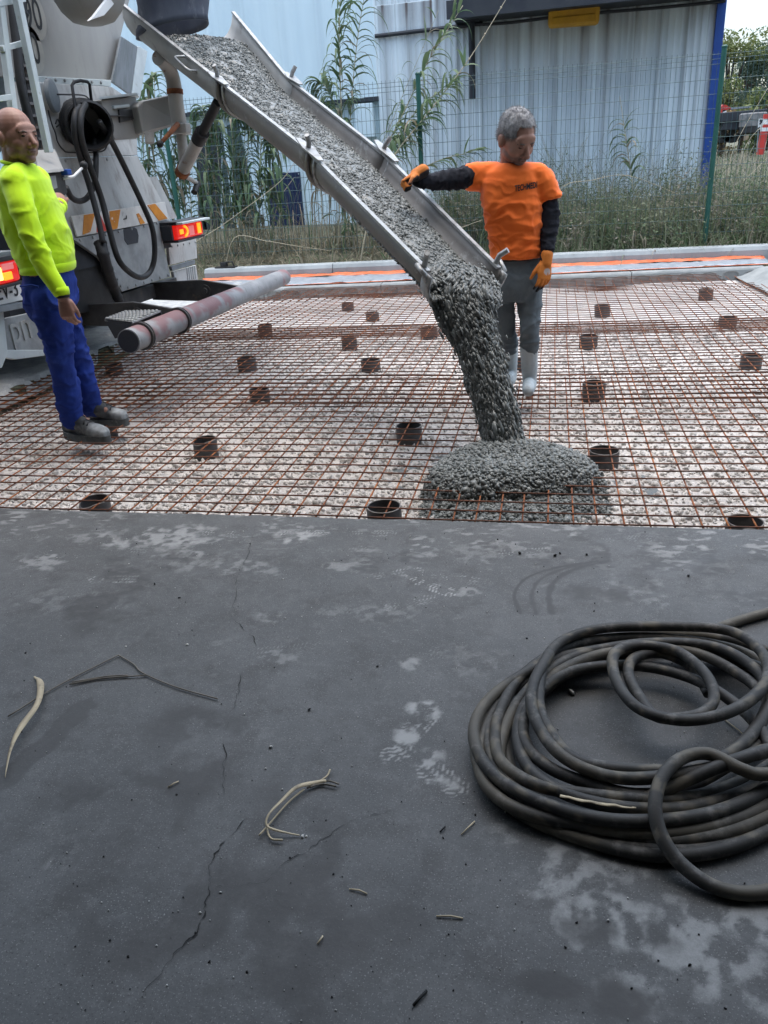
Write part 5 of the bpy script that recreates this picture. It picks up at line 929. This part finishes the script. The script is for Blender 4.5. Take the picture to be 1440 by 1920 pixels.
limb(b, [ankA, ankA+np.array([.0, -.05, -.06])], [.03, .025]); limb(b, [ankB, ankB+np.array([-.01, -.05, -.06])], [.03, .025])
# the hands inside the gloves are part of the body: right one closed over the rail, left one hanging
gripd, gripn = nv((-.8, -.42, -.42)), nv((.1, -.35, -1))
HR = J(783, 327, -.23); HL = J(1024, 490, -.07); HLd = nv(J(1019, 535, -.10)-HL); HLn = nv((-.55, .8, 0))
GR = [1.45, 1.5, 1.5, 1.5]; GL = [.3, .34, .4, .5]
hand(b, HR, gripd, gripn, (.3, -1, .3), GR, .95, .8, (.9, .8)); hand(b, HL, HLd, HLn, (-1, -.2, 0), GL, .95, .8, (.55, .4))
me = voxel(b, .0043, 3); v = co(me); loc = (v-Hc)@R_/K; setattr_f(me, 'stubble', np.clip(sst(-.03, -.06, loc[:, 2])*sst(-.13, -.11, loc[:, 2])*sst(.0, .04, loc[:, 1])*.7, 0, 1))
link('body', me, 'skin', om, 'all'); eyes(W_, R_, K, om)
b = MB(); b.ell(W_(0, -.016, .043), np.array((.0795, .1015, .0895))*K, R_, 24, 18); b.ell(W_(0, -.045, .0), np.array((.077, .07, .075))*K, R_, 24, 18); me = voxel(b, .006, 2); v = co(me); n_ = no(me); loc = (v-Hc)@R_/K
cut = (loc[:, 1] > .058-.25*np.clip(loc[:, 2]-.06, -1, .0)) & (loc[:, 2] < .085+.0*loc[:, 1]) & (loc[:, 1] > .05) | (loc[:, 2] < -.005-.55*np.clip(-loc[:, 1], -.1, .12)) | ((abs(loc[:, 0]) > .06) & (loc[:, 2] < .012) & (loc[:, 1] > -.05) & (loc[:, 1] < .02))
setco(me, v+n_*(np.where(cut, -.016, .0+.006*(fbm(v*55, 3, 3)-.4)))[:, None]); hair_o = link('hair', me.copy(), 'grey_hair', om, 'all')
ok_ = np.where(~cut)[0]; pick = rng.choice(ok_, 5200); p0 = v[pick]+rng.normal(size=(5200, 3))*.002; nn_ = n_[pick]; dr_ = nn_*.55+rng.normal(size=nn_.shape)*.28-R_[:, 1]*.35+np.array([0, 0, -.45]); dr_ /= np.linalg.norm(dr_, axis=1)[:, None]; sd_ = np.cross(dr_, rng.normal(size=dr_.shape)); sd_ /= np.linalg.norm(sd_, axis=1)[:, None]; ln_ = rng.uniform(.008, .016, (5200, 1)); wd_ = .0007
HV = np.stack([p0-sd_*wd_, p0+sd_*wd_, p0+dr_*ln_+sd_*wd_*.3, p0+dr_*ln_-sd_*wd_*.3], 1).reshape(-1, 3); link('strands', npmesh('strands', HV, np.arange(len(HV)).reshape(-1, 4)), 'grey_hair', hair_o)
# t-shirt
b = MB(); X = np.array([1., 0, 0]); YV = np.array([0, 1., 0])
b.rings([ring(J(959, 304, .03), X*.07, YV*.065), ring(J(958, 310, .03), X*.115, YV*.085), ring(J(957, 320, .03), X*.165, YV*.105), ring(J(957, 338, .02), X*.168, YV*.112), ring(J(959, 375, .02), X*.168, YV*.120), ring(J(964, 420, .02), X*.163, YV*.118), ring(J(967, 455, .03), X*.158, YV*.116), ring(J(968, 484, .03), X*.160, YV*.120)], True)
for c_, a_, r_ in []: pass
b.rings([ring(J(*c_, .04), np.array(a_)*r_, YV*r_*.98) for c_, a_, r_ in (((932, 332), (.1, 0, .99), .082), ((905, 331), (.04, 0, 1), .080), ((886, 331), (.03, 0, 1), .074), ((871, 332), (.06, 0, 1), .072))], True)
b.rings([ring(J(*c_, .04), np.array(a_)*r_, YV*r_*.98) for c_, a_, r_ in (((980, 330), (.2, 0, .98), .075), ((1003, 332), (.5, 0, .86), .082), ((1016, 343), (.85, 0, .53), .083), ((1024, 357), (.95, 0, .31), .077), ((1030, 374), (.96, 0, .28), .071))], True)
me = voxel(b, .0075, 7); v = co(me); wrinkle(me, .015, (2.6, 2.6, 7.5), 5, np.array([[1, 0, .8], [0, 1, 0], [-.8, 0, 1]]), mask=lambda v: (.35+.65*sst(1.3, 1.1, v[:, 2]))*(.4+.6*sst(.76, .84, v[:, 2])))
shirt = link('t_shirt', me, 'orange_shirt', om, 'all')
m_ = MB(); t = np.arange(25)*2*math.pi/24; c = J(957, 312, .025); m_.tube(np.c_[c[0]+.078*np.cos(t), c[1]+.07*np.sin(t), c[2]+.012*np.sin(t)], .008, 8, False); build(m_, 'collar', 'orange_shirt', om, 'all')
# printed name on the chest, laid onto the cloth
cu = bpy.data.curves.new('print', 'FONT'); cu.body = 'TECHMEDI'; cu.size = .041; cu.offset = .0012; cu.align_x = 'CENTER'; cu.extrude = 0; o = bpy.data.objects.new('tmp', cu); COL.objects.link(o); bpy.context.view_layer.update(); tm = bpy.data.meshes.new_from_object(o.evaluated_get(bpy.context.evaluated_depsgraph_get())); bpy.data.objects.remove(o)
bm = bmesh.new(); bm.from_mesh(tm); bmesh.ops.subdivide_edges(bm, edges=bm.edges, cuts=1); bm.to_mesh(tm); bm.free()
dg = bpy.context.evaluated_depsgraph_get(); bv = BVHTree.FromObject(shirt, dg); so_ = absloc(om); cc = J(985, 357, -.2)
tv = co(tm); tv = np.c_[cc[0]+tv[:, 0]*.62, np.full(len(tv), cc[1]), cc[2]+tv[:, 1]*1.05+tv[:, 0]*.06]
for i in range(len(tv)):
    h_ = bv.ray_cast(Vector(tv[i]-so_), Vector((0, 1, 0))); 
    if h_[0]: tv[i] = np.array(h_[0])+so_-np.array([0, .003, 0])
setco(tm, tv); link('printed_name', tm, 'ink', shirt)
# sleeves, jeans, boots, gloves
b = MB(); limb(b, [J(890, 330, .03), J(840, 338, -.08), J(812, 341, -.14), J(786, 338, -.2)], [.060, .056, .048, .036]); clothpart('sleeve', b, .007, 'black_knit', om, .010, (20, 9, 9), 3, 3)
b = MB(); limb(b, [J(1024, 345, .04), J(1032, 400, .03), J(1029, 440, -.01), J(1024, 484, -.06)], [.056, .055, .046, .036]); clothpart('sleeve', b, .007, 'black_knit', om, .010, (9, 9, 20), 4, 3)
b = MB(); b.rings([ring(J(967, 468, .04), X*.148, YV*.108), ring(J(966, 500, .04), X*.156, YV*.115), ring(J(965, 535, .04), X*.158, YV*.118), ring(J(964, 562, .04), X*.12, YV*.10)], True)
limb(b, [J(993, 535, .04), J(994, 575, .03), J(993, 620, .0), J(994, 655, .04)], [.080, .074, .058, .052]); limb(b, [J(941, 535, .04), J(944, 575, .05), J(949, 620, .08), J(955, 655, .16)], [.080, .070, .058, .052])
clothpart('jeans', b, .0085, 'jeans', om, .012, (3, 3, 8), 8, 4, mask=lambda v: .5+.8*sst(.75, .3, v[:, 2]))
m_ = MB(); m_.rings([ring(J(967, z, .04), X*.153, YV*.113, 28) for z in (474, 486)], False); build(m_, 'belt', 'ink', om, 'all')
def wellington(top, ank, toe, nm):
    b = MB(); b.cap2(top, .056, top*.45+ank*.55, .052); b.cap2(top*.45+ank*.55, .052, ank, .043); h = ank*1.0; h[2] = .022; b.cap2(ank, .045, h+np.array([0, .02, .0]), .042); d = nv((toe-h)*np.array([1, 1, 0])); b.cap2(h+d*.02, .043, h+d*.13+np.array([0, 0, .004]), .042); b.cap2(h+d*.09+np.array([0, 0, .02]), .04, h+d*.165, .038)
    b.cap2(ank-np.array([0, 0, .02]), .045, h+d*.1+np.array([0, 0, .02]), .035)
    me = voxel(b, .006, 5); v = co(me); v[:, 2] = np.maximum(v[:, 2], -.018+.004*np.sin(v[:, 0]*9)); setco(me, v); wrinkle(me, .003, (9, 9, 16), 6); bo = link('rubber_boot', me, 'boot_rubber', om, 'all')
    m_ = MB(); m_.tube(ring(top+np.array([0, 0, .045]), X*.055, YV*.055, 24, 2)[list(range(24))+[0]], .006, 8, False); build(m_, 'rim', 'boot_rubber', bo, 'all')
wellington(J(992, 652, .04), J(993, 716, .09), J(990, 745, -.10), 'a'); wellington(J(955, 648, .16), J(957, 695, .22), J(945, 720, .0), 'b')
def glove(Wp, d, n, side, curl, thumb, k, r, patch=False):
    b = MB(); dd, nn, ss, P = hand(b, Wp, d, n, side, curl, k, r, thumb); b.cap2(np.array(Wp)-dd*.035, .034*k, np.array(Wp)+dd*.01, .033*k); me = voxel(b, .0042, 2); v, nr_ = co(me), no(me); rel = v-np.array(Wp); al = rel@dd; pn = nr_@nn; up_ = rel@ss
    far = np.array([1e9]); lim = .115*k
    tip = np.maximum(sst(.15, .45, pn+.25*sst(.08, .13, al)), sst(lim*1.05, lim*1.25, np.hypot(al, rel@nn*1.35))); tip = np.maximum(tip, sst(.075*k, .09*k, up_)); setattr_f(me, 'tip', np.clip(tip, 0, 1))
    q = np.hypot((al-.055*k)/(.020*k), (up_+.004)/(.024*k)); setattr_f(me, 'patch', (1-sst(.8, 1.0, q))*(pn < -.3)*.8*sst(.3, .5, vn(v*90, 2)+.2) if patch else np.zeros(len(v)))
    return link('glove', me, 'glove', om, 'all')
glove(HR, gripd, gripn, (.3, -1, .3), GR, (.9, .8), 1.08, 1.06); glove(HL, HLd, HLn, (-1, -.2, 0), GL, (.55, .4), 1.06, 1.05, True)
# ================= man in the yellow sweatshirt
Y0 = 4.0
ym = thing('person', 'bald man in a fluorescent yellow sweatshirt and blue trousers at the truck controls', 'person', (J(150, 800)[0], Y0, -.02))
FW = nv((.90, .34, 0)); SD = nv((.34, -.90, 0)); K = 1.10           # faces the truck side; his right side is towards us
Hc = J(31, 256, .0); hf, hu = (.93, -.30, -.05), (-.02, 0, 1)
b = MB(); W_, R_ = head(b, Hc, hf, hu, K); nb = J(34, 318, .02); b.cap2(W_(0, -.025, -.05), .062*K, nb, .066)
A = lambda px, py, dy, f_, s_: ring(J(px, py, dy), FW*f_, SD*s_, 28)
b.rings([A(36, 315, .02, .07, .11), A(45, 345, .02, .10, .18), A(58, 400, .02, .125, .17), A(76, 450, .02, .135, .16), A(88, 500, .02, .12, .16), A(95, 545, .02, .12, .16), A(98, 575, .02, .09, .12)], True)
shN, elN, wrN = J(27, 352, -.16), J(62, 452, -.22), J(118, 556, -.24); shF, elF, wrF = J(72, 345, .17), J(96, 402, .26), J(117, 379, .50)
limb(b, [shN, elN, wrN], [.052, .043, .030]); limb(b, [shF, elF, wrF], [.052, .043, .030])
hN, kN, aN = J(92, 560, -.07), J(112, 670, -.06), J(137, 775, -.03); hF, kF, aF = J(102, 560, .10), J(142, 665, .13), J(172, 752, .20)
limb(b, [hN, kN, aN], [.08, .055, .04]); limb(b, [hF, kF, aF], [.08, .055, .04]); limb(b, [aN, aN+FW*.06+np.array([0, 0, -.06])], [.036, .026]); limb(b, [aF, aF+FW*.06+np.array([0, 0, -.06])], [.036, .026])
hd = nv(J(131, 612, -.25)-J(118, 556, -.24)); hand(b, J(119, 560, -.24), hd, nv(FW*-.25+np.array([0.2, .9, 0])), FW, [.5, .55, .6, .65], 1.0, 1.02, (.35, .5))
hd2 = nv((-.55, .35, .35)); hand(b, wrF, hd2, nv((-.4, .3, -1)), (0, 0, 1), [.9, .95, 1.0, 1.0], 1.0, 1.02, (.7, .7))
me = voxel(b, .0043, 3); v = co(me); loc = (v-Hc)@R_/K; setattr_f(me, 'stubble', np.clip(sst(-.035, -.06, loc[:, 2])*sst(-.13, -.11, loc[:, 2])*sst(.01, .05, loc[:, 1])*.45+.5*sst(-.0, -.05, loc[:, 1])*sst(.06, .02, loc[:, 2])*sst(-.09, -.06, loc[:, 2])*(abs(loc[:, 0]) < .075), 0, 1))
link('body', me, 'skin', ym, 'all'); eyes(W_, R_, K, ym)
b = MB(); b.rings([A(35, 308, .02, .075, .085), A(37, 318, .02, .09, .13), A(43, 338, .02, .125, .205), A(54, 385, .02, .15, .195), A(70, 435, .02, .165, .185), A(84, 478, .02, .155, .18), A(90, 500, .02, .14, .175), A(91, 508, .02, .135, .17)], True)
limb(b, [J(30, 345, -.13), J(40, 385, -.19), J(62, 450, -.23), J(86, 505, -.24), J(113, 546, -.24)], [.072, .066, .056, .050, .042]); limb(b, [J(68, 340, .14), J(90, 395, .26), J(108, 392, .40)], [.078, .062, .045])
b.cap2(J(36, 322, -.05), .05, J(28, 342, -.14), .07)
me = voxel(b, .0075, 6); hz_ = J(91, 508, .02)[2]; wrinkle(me, .010, (2.2, 2.2, 4.6), 15, np.array([[1, 0, .8], [0, 1, .4], [-.8, 0, 1]]), mask=lambda v: (.5+.6*sst(1.35, 1.05, v[:, 2]))*sst(hz_+.02, hz_+.12, v[:, 2])); link('sweatshirt', me, 'yellow_shirt', ym, 'all')
m_ = MB(); R9 = [A(90.3, z_, .02, .140*k_, .176*k_) for z_, k_ in ((491, .97), (494, 1.02), (500, 1.035), (506, 1.03), (509, .98))]; m_.rings(R9, False); build(m_, 'waistband', 'yellow_shirt', ym, 'all')
m_ = MB(); t = np.arange(25)*2*math.pi/24; c = J(35, 309, .02); m_.tube(c+np.cos(t)[:, None]*FW*.078+np.sin(t)[:, None]*SD*.08+np.c_[0*t, 0*t, -.02*np.cos(t)], .009, 8, False); build(m_, 'collar', 'yellow_shirt', ym, 'all')
for p, dd, r in ((J(115, 549, -.24), hd, .041), (J(112, 386, .45), wrF-elF, .043)): dd = nv(dd); m_ = MB(); m_.tube([p-dd*.028, p-dd*.01, p+dd*.012], [r, r*1.06, r], 16); build(m_, 'cuff', 'yellow_shirt', ym, 'all')
m_ = MB(); m_.lathe(J(118, 556, -.24), hd, [(-.006, .031), (-.006, .035), (.006, .035), (.006, .031)], 18); build(m_, 'bracelet', 'dark_steel', ym, 30)
b = MB(); b.rings([A(90, 496, .02, .122, .152), A(93, 530, .02, .138, .168), A(96, 565, .02, .14, .17), A(99, 592, .02, .11, .13)], True)
limb(b, [J(91, 560, -.08), J(104, 620, -.08), J(115, 675, -.07), J(126, 735, -.05), J(134, 782, -.03)], [.098, .086, .071, .068, .069]); limb(b, [J(104, 560, .10), J(128, 620, .12), J(146, 670, .14), J(160, 725, .17), J(170, 762, .20)], [.096, .082, .069, .065, .066])
clothpart('trousers', b, .0085, 'blue_twill', ym, .017, (2.4, 2.4, 5.5), 18, 4, np.array([[1, 0, .5], [0, 1, .3], [-.5, 0, 1]]), mask=lambda v: sst(J(91, 505, .02)[2], J(91, 545, .02)[2], v[:, 2]))
m_ = MB(); m_.tube([J(38, 537, -.19), J(60, 535, -.20), J(72, 538, -.2)], .006, 6); build(m_, 'pocket_edge', 'blue_twill', ym, 'all')
def workboot(heel, toe, ank):
    d = nv((toe-heel)*np.array([1, 1, 0])); s_ = np.cross(d, (0, 0, 1)); h = heel.copy(); h[2] = -.012; L = np.linalg.norm(((toe-heel)*np.array([1, 1, 0]))); z = np.array([0, 0, 1.])
    b = MB(); b.rings([ring(h+d*L*t+z*zc, s_*w, z*hh, 18, 2.4) for t, w, hh, zc in [(.0, .028, .03, .035), (.06, .037, .045, .04), (.3, .038, .055, .05), (.55, .045, .045, .038), (.8, .050, .038, .032), (.95, .040, .030, .028), (1.0, .022, .018, .022)]], True)
    b.cap2(h+d*L*.22+z*.05, .050, ank+z*.03, .055); b.cap2(h+d*L*.5+z*.05, .044, ank+d*.03+z*.01, .05)
    me = voxel(b, .0055, 3); v = co(me); v[:, 2] = np.maximum(v[:, 2], -.004); setco(me, v); wrinkle(me, .002, (16, 16, 16), 4); v = co(me); t_ = ((v-h)@d)/L; setattr_f(me, 'toe', np.clip(sst(.62, .8, t_+.1*(vn(v*30, 3)-.5))*.85*(.4+.6*vn(v*60, 4)), 0, 1)); setattr_f(me, 'instep', sst(.2, .3, t_)*sst(.66, .58, t_)*sst(.05, .075, v[:, 2])*.8); bo = link('work_boot', me, 'boot_leather', ym, 'all')
    m_ = MB(); P = [ring(h+d*L*.5+z*zz, d*L*(.53 if zz < .014 else .52), s_*.055, 28, 2.6) for zz in (-.034, -.006, .012)]; m_.rings(P, True); build(m_, 'sole', 'boot_sole', bo, 35)
    bv = BVHTree.FromObject(bo, bpy.context.evaluated_depsgraph_get()); off = absloc(bo)
    for q in range(5):
        P = []
        for w_ in (-.03, -.015, 0, .015, .03):
            o_ = h+d*L*(.33+.075*q+.03*abs(w_)/.03)+s_*w_+z*.3; hit = bv.ray_cast(Vector(o_-off), Vector((0, 0, -1)))
            if hit[0]: P.append(np.array(hit[0])+off+z*.002)
        if len(P) > 2: m_ = MB(); m_.tube(P, .0045, 6); build(m_, 'lace', 'ink', bo, 'all')
    m_ = MB(); m_.tube(ring(ank+z*.035+d*.004, d*.056, s_*.052, 24, 2)[list(range(24))+[0]], .013, 8, False); build(m_, 'ankle_pad', 'black_knit', bo, 'all')
h1 = np.array(atz(124, 806, .0)); t1 = np.array(atz(201, 817, .0)); h2 = np.array(atz(172, 783, .0)); t2 = np.array(atz(237, 784, .0))
workboot(h1, t1, J(134, 788, -.03)); workboot(h2, t2, J(171, 766, .2))
# ------------------------------------------------------------------ hose coil on the slab
mat('hose_rubber', (.032, .032, .031), (.052, .051, .048), 7, .62, bump=.0006, bscale=70, c3=(.135, .13, .12), s3=17, t3=(.5, .68), spec=.35, attr=[('worn', (.19, .165, .12))])
HR_ = .0148
LOOPS = [  # floor loops first, then the ones lying on top: (picture point, height of the hose centre)
 [(2300, 1010, 1), (1900, 1050, 1), (1640, 1098, 1), (1520, 1125, 1), (1440, 1148, 1), (1385, 1164, 1), (1330, 1183, 1), (1230, 1215, 1), (1120, 1240, 1), (1040, 1280, 1), (970, 1345, 1), (950, 1400, 1), (975, 1480, 1), (1060, 1555, 1), (1190, 1590, 1), (1330, 1590, 1), (1450, 1555, 1), (1530, 1480, 1), (1540, 1390, 1), (1480, 1300, 1), (1390, 1245, 1), (1270, 1225, 2), (1150, 1222, 2), (1040, 1248, 2), (945, 1310, 2), (905, 1380, 2), (900, 1445, 2), (935, 1495, 2), (1010, 1530, 2), (1120, 1548, 2), (1230, 1545, 2), (1370, 1515, 2), (1470, 1465, 2), (1520, 1380, 2), (1480, 1290, 2), (1390, 1222, 2), (1260, 1196, 3), (1140, 1198, 3), (1050, 1220, 3), (975, 1270, 3), (935, 1340, 3), (930, 1400, 3), (950, 1440, 3), (1010, 1475, 3), (1090, 1490, 3), (1180, 1498, 3), (1290, 1494, 2.6), (1400, 1460, 2), (1500, 1400, 2)],
 [(1500, 1340, 2), (1420, 1400, 2), (1300, 1470, 2), (1200, 1488, 3), (1110, 1470, 3), (1030, 1440, 3), (985, 1395, 3), (985, 1340, 3), (1015, 1290, 3), (1080, 1255, 3), (1190, 1248, 3), (1300, 1275, 3), (1390, 1330, 3), (1440, 1390, 3), (1460, 1450, 3), (1400, 1500, 3), (1290, 1535, 3), (1150, 1540, 3), (1030, 1510, 3), (930, 1455, 3), (890, 1390, 3), (900, 1335, 3), (950, 1285, 3), (1030, 1240, 3), (1100, 1220, 3.4), (1220, 1205, 3.6), (1340, 1215, 3.8), (1420, 1260, 3.8), (1440, 1320, 3.6), (1390, 1395, 3.4), (1300, 1440, 3.4), (1180, 1445, 3.6), (1080, 1425, 4), (1030, 1370, 4.4), (1010, 1310, 4.4), (1022, 1240, 4.4), (1060, 1200, 4.4), (1140, 1178, 4.5), (1280, 1173, 4.6), (1370, 1183, 4.6), (1425, 1220, 4.8), (1440, 1268, 5), (1410, 1310, 5.2), (1350, 1340, 5.2), (1270, 1348, 5), (1195, 1325, 5), (1155, 1275, 5), (1152, 1228, 5), (1195, 1212, 5), (1270, 1222, 5), (1325, 1265, 5), (1338, 1312, 4.6), (1305, 1340, 4.2), (1235, 1345, 3.8), (1200, 1310, 3.6), (1178, 1265, 3.8), (1190, 1235, 4.1), (1240, 1225, 4.2), (1300, 1250, 3.6), (1330, 1300, 2.6)],
 [(1560, 1400, 4), (1440, 1408, 4.4), (1340, 1440, 4.6), (1200, 1458, 4.4), (1110, 1445, 4.4), (1040, 1405, 4.6), (1000, 1340, 4.8), (1000, 1285, 4.8), (1030, 1225, 5)],
 [(1560, 1290, 1), (1470, 1230, 1.3), (1340, 1193, 1.6), (1190, 1192, 1.8), (1070, 1222, 2), (985, 1265, 2), (925, 1335, 2), (915, 1400, 2), (945, 1470, 2), (1020, 1525, 1.8), (1130, 1560, 1.6), (1270, 1575, 1.6), (1400, 1550, 1.6), (1500, 1490, 1.6), (1570, 1400, 1.6)],
 [(1560, 1350, 2), (1480, 1280, 2.2), (1380, 1235, 2.5), (1250, 1214, 2.8), (1130, 1228, 3), (1040, 1265, 3), (985, 1320, 3), (970, 1385, 3), (995, 1445, 3), (1060, 1490, 3), (1160, 1515, 2.8), (1280, 1515, 2.5), (1400, 1480, 2.2), (1500, 1420, 2)],
 [(1560, 1330, 1), (1500, 1250, 1), (1380, 1200, 1.5), (1240, 1188, 2), (1110, 1205, 2), (1010, 1245, 2), (930, 1320, 2), (893, 1400, 1.6), (915, 1470, 1.2), (985, 1530, 1), (1090, 1572, 1), (1230, 1604, 1), (1370, 1590, 1), (1480, 1530, 1), (1560, 1440, 1)],
 [(1560, 1380, 2.4), (1490, 1470, 2.4), (1380, 1535, 2.2), (1240, 1563, 2), (1100, 1550, 2), (1000, 1505, 2.2), (940, 1440, 2.4), (945, 1370, 2.6), (985, 1300, 2.8), (1060, 1240, 3), (1170, 1212, 3.2), (1300, 1222, 3.2), (1400, 1275, 3), (1470, 1350, 2.6), (1560, 1420, 2)],
 [(1600, 1420, 3.4), (1500, 1400, 4.8), (1430, 1412, 5.4), (1340, 1440, 5.2), (1200, 1500, 2.8)],
 [(1520, 1440, 4.6), (1430, 1450, 5), (1390, 1440, 5.6), (1330, 1412, 6), (1280, 1420, 6), (1243, 1455, 5.6), (1228, 1510, 4.6), (1240, 1570, 3), (1280, 1625, 1.6), (1350, 1668, 1), (1440, 1672, 1), (1560, 1630, 1)]]
def htop(n): return HR_*(1+(n-1)*1.35)
P0 = atz(1100, 1400, 0); hose = thing('rubber_hose', 'dirty black rubber hose lying in a loose pile of coils on the slab', 'hose', P0)
segs = LOOPS[:3]+LOOPS[3:]
for k, Lp in enumerate(segs):
    cl_ = Lp[0][0] > 1500 and Lp[-1][0] > 1450 and len(Lp) < 18 and len(Lp) > 8; Lp = [(1700, 1390, 2)]+list(Lp) if cl_ else Lp; P = catmull([atz(a, b_, htop(n)) for a, b_, n in Lp], 10, cl_); P = np.r_[P, P[:1]] if cl_ else P; d_ = np.r_[0, np.cumsum(np.linalg.norm(np.diff(P, axis=0), axis=1))]; P[:, 2] = np.maximum(P[:, 2]+.003*np.sin(d_*9), HR_)
    m_ = MB(); m_.tube(P, HR_*(1+.10*(vn(np.c_[d_*7, 0*d_+k, 0*d_], 5)-.5)), 18); o = build(m_, 'coil', 'hose_rubber', hose, 'all'); v = np.array([q.co[:] for q in o.data.vertices]); setattr_f(o.data, 'worn', np.clip(sst(.55, .7, fbm(v*3.0, 3, 20+k))*.6+.9*sst(.6, .68, fbm(v*34, 3, 9)), 0, .85)*.6)
# ------------------------------------------------------------------ litter on the slab
mat('straw', (.5, .42, .28), (.38, .32, .22), 6, .7, c3=(.24, .2, .15), s3=20); mat('twig', (.19, .17, .14), (.13, .12, .1), 9, .8); mat('dark_bit', (.012, .012, .012), None, 9, .8); mat('pale_bit', (.55, .54, .5), (.4, .4, .38), 9, .8)
def ribbon(name, label, pts, ws, m, z0=.004, arch=.01, cat='dry leaf', fold=.25):
    P = catmull([atz(a, b_, z0) for a, b_ in pts], 8); n_ = len(P); t = np.linspace(0, 1, n_); P[:, 2] = z0+arch*np.sin(t*math.pi)+.004*np.sin(t*11)**2; T = np.gradient(P, axis=0); T /= np.linalg.norm(T, axis=1)[:, None]; s_ = np.cross(T, (0, 0, 1)); w = np.interp(t, np.linspace(0, 1, len(ws)), ws); tw = .5*np.sin(t*5)
    R = [np.array([P[i]-s_[i]*w[i]*math.cos(tw[i])-np.array([0, 0, w[i]*math.sin(tw[i])*.5]), P[i]+np.array([0, 0, w[i]*fold]), P[i]+s_[i]*w[i]*math.cos(tw[i])+np.array([0, 0, w[i]*math.sin(tw[i])*.5])]) for i in range(n_)]
    for r in R: r[:, 2] = np.maximum(r[:, 2], .002)
    m_ = MB(); m_.rings(R, False, False); o = build(m_, name, m, None, 'all', at=P[0]); o.modifiers.new('thick', 'SOLIDIFY').thickness = .0012; tag(o, label, cat); return o
ribbon('dry_leaf', 'long pale curled reed leaf on the slab by the left edge', [(64, 1268), (78, 1290), (72, 1335), (45, 1370), (20, 1420), (10, 1460)], [.002, .011, .008, .010, .004, .0008], 'straw', .004, .02)
t = thing('twig', 'forked grey twig bent like a rooftop on the left of the slab', 'twig', atz(222, 1230, .004)); 
for pts in [[(15, 1343), (110, 1285), (222, 1228)], [(222, 1228), (250, 1245), (268, 1262), (330, 1288), (408, 1310)], [(130, 1283), (190, 1272), (272, 1266)], [(135, 1279), (200, 1268), (240, 1266)]]:
    m_ = MB(); m_.tube(catmull([atz(a, b_, .006) for a, b_ in pts], 6), .0023, 6); build(m_, 'stem', 'twig', t, 'all')
o = ribbon('twisted_leaf', 'twisted dry reed leaf with a frayed tuft in the middle of the slab', [(562, 1566), (515, 1562), (500, 1548), (520, 1520), (550, 1490), (580, 1474), (612, 1466)], [.0015, .003, .003, .004, .005, .007, .004], 'straw', .005, .014)
for k, pts in enumerate([[(486, 1566), (505, 1545), (540, 1505), (570, 1480)], [(575, 1478), (610, 1464), (636, 1470)], [(580, 1476), (605, 1470), (630, 1474)], [(590, 1470), (612, 1456), (619, 1443)], [(500, 1552), (508, 1572), (530, 1575)]]):
    m_ = MB(); m_.tube(catmull([atz(a, b_, .008) for a, b_ in pts], 6), [.003]*12+[.001] if False else .0022, 6); build(m_, 'strand', 'twig' if k in (1, 2) else 'straw', o, 'all')
ribbon('straw_strip', 'bright pale straw lying across the dark hose coils', [(1050, 1493), (1090, 1502), (1140, 1510), (1185, 1516)], [.004, .005, .004, .002], 'straw', .0, .0).location = Vector(atz(1050, 1493, .07))
for k, (a, b_, c, d, lab) in enumerate([(775, 1885, 800, 1857, 'dark splinter near the bottom of the slab'), (818, 1718, 868, 1722, 'thin pale straw right of the cracks, low on the slab'), (655, 1667, 688, 1676, 'short pale straw below the twisted leaf'), (315, 1476, 335, 1465, 'tiny straw between forked twig and twisted leaf'), (825, 1560, 835, 1550, 'short dark splinter left of the hose coils'), (865, 1565, 890, 1540, 'bent thin straw just left of the hose coils'), (595, 1770, 605, 1755, 'tiny pale straw low in the middle of the slab'), (1360, 1350, 1410, 1395, 'thin straw inside the ring of the hose')]):
    p, q_ = atz(a, b_, .003), atz(c, d, .003); m_ = MB(); m_.tube([p, (p+q_)/2+np.array([.002, .002, .002]), q_], .0017 if k else .0026, 6); tag(build(m_, 'straw', 'dark_bit' if k in (0, 4) else 'straw', None, 'all', at=p), lab, 'straw', 'loose straws on the slab')
n = 800; px, py = rng.uniform(0, 1440, n), 985+(1920-985)*rng.random(n)**1.3; P = np.array([atz(a, b_, .0015) for a, b_ in zip(px, py)]); P = P[P[:, 1] < 2.86]; 
V, F = stones(P, rng.gamma(1.6, .0006, len(P))+.0005, flat=.7); me = npmesh('grit', V, F); me.materials.append(MATS['dark_bit']); me.materials.append(MATS['pale_bit']); me.polygons.foreach_set('material_index', np.repeat((rng.random(len(P)) < .5).astype(np.int32), len(ICO_F)))
tag(link('grit', me), 'scattered tiny grit and crumbs over the slab', 'grit', kind='stuff')
for k, (a, b_, s_, m, lab) in enumerate([(975, 1037, .008, 'dark_bit', 'dark lump by the slab edge below the wet concrete'), (1041, 1041, .007, 'dark_bit', 'dark lump right of another near the slab edge'), (1100, 1040, .006, 'dark_bit', 'small dark lump nearest the scuffed arcs'), (1291, 1079, .006, 'dark_bit', 'dark crumb alone on the right of the slab'), (508, 1400, .006, 'pale_bit', 'white chip in the middle of the slab'), (351, 1209, .005, 'pale_bit', 'white chip above the forked twig'), (567, 1568, .005, 'pale_bit', 'white chip at the tail of the twisted leaf'), (290, 1095, .006, 'dark_bit', 'dark crumb left near the slab edge'), (580, 1330, .005, 'dark_bit', 'dark crumb below the middle of the slab'), (1073, 1298, .012, 'pale_bit', 'grey pebble just inside the hose coils')]):
    p = atz(a, b_, s_*.5); V, F = stones(np.array([p]), np.array([s_]), jit=.35); o = link('crumb', npmesh('crumb', V, F), m, None, at=p); tag(o, lab, 'crumb', 'lumps and chips on the slab')
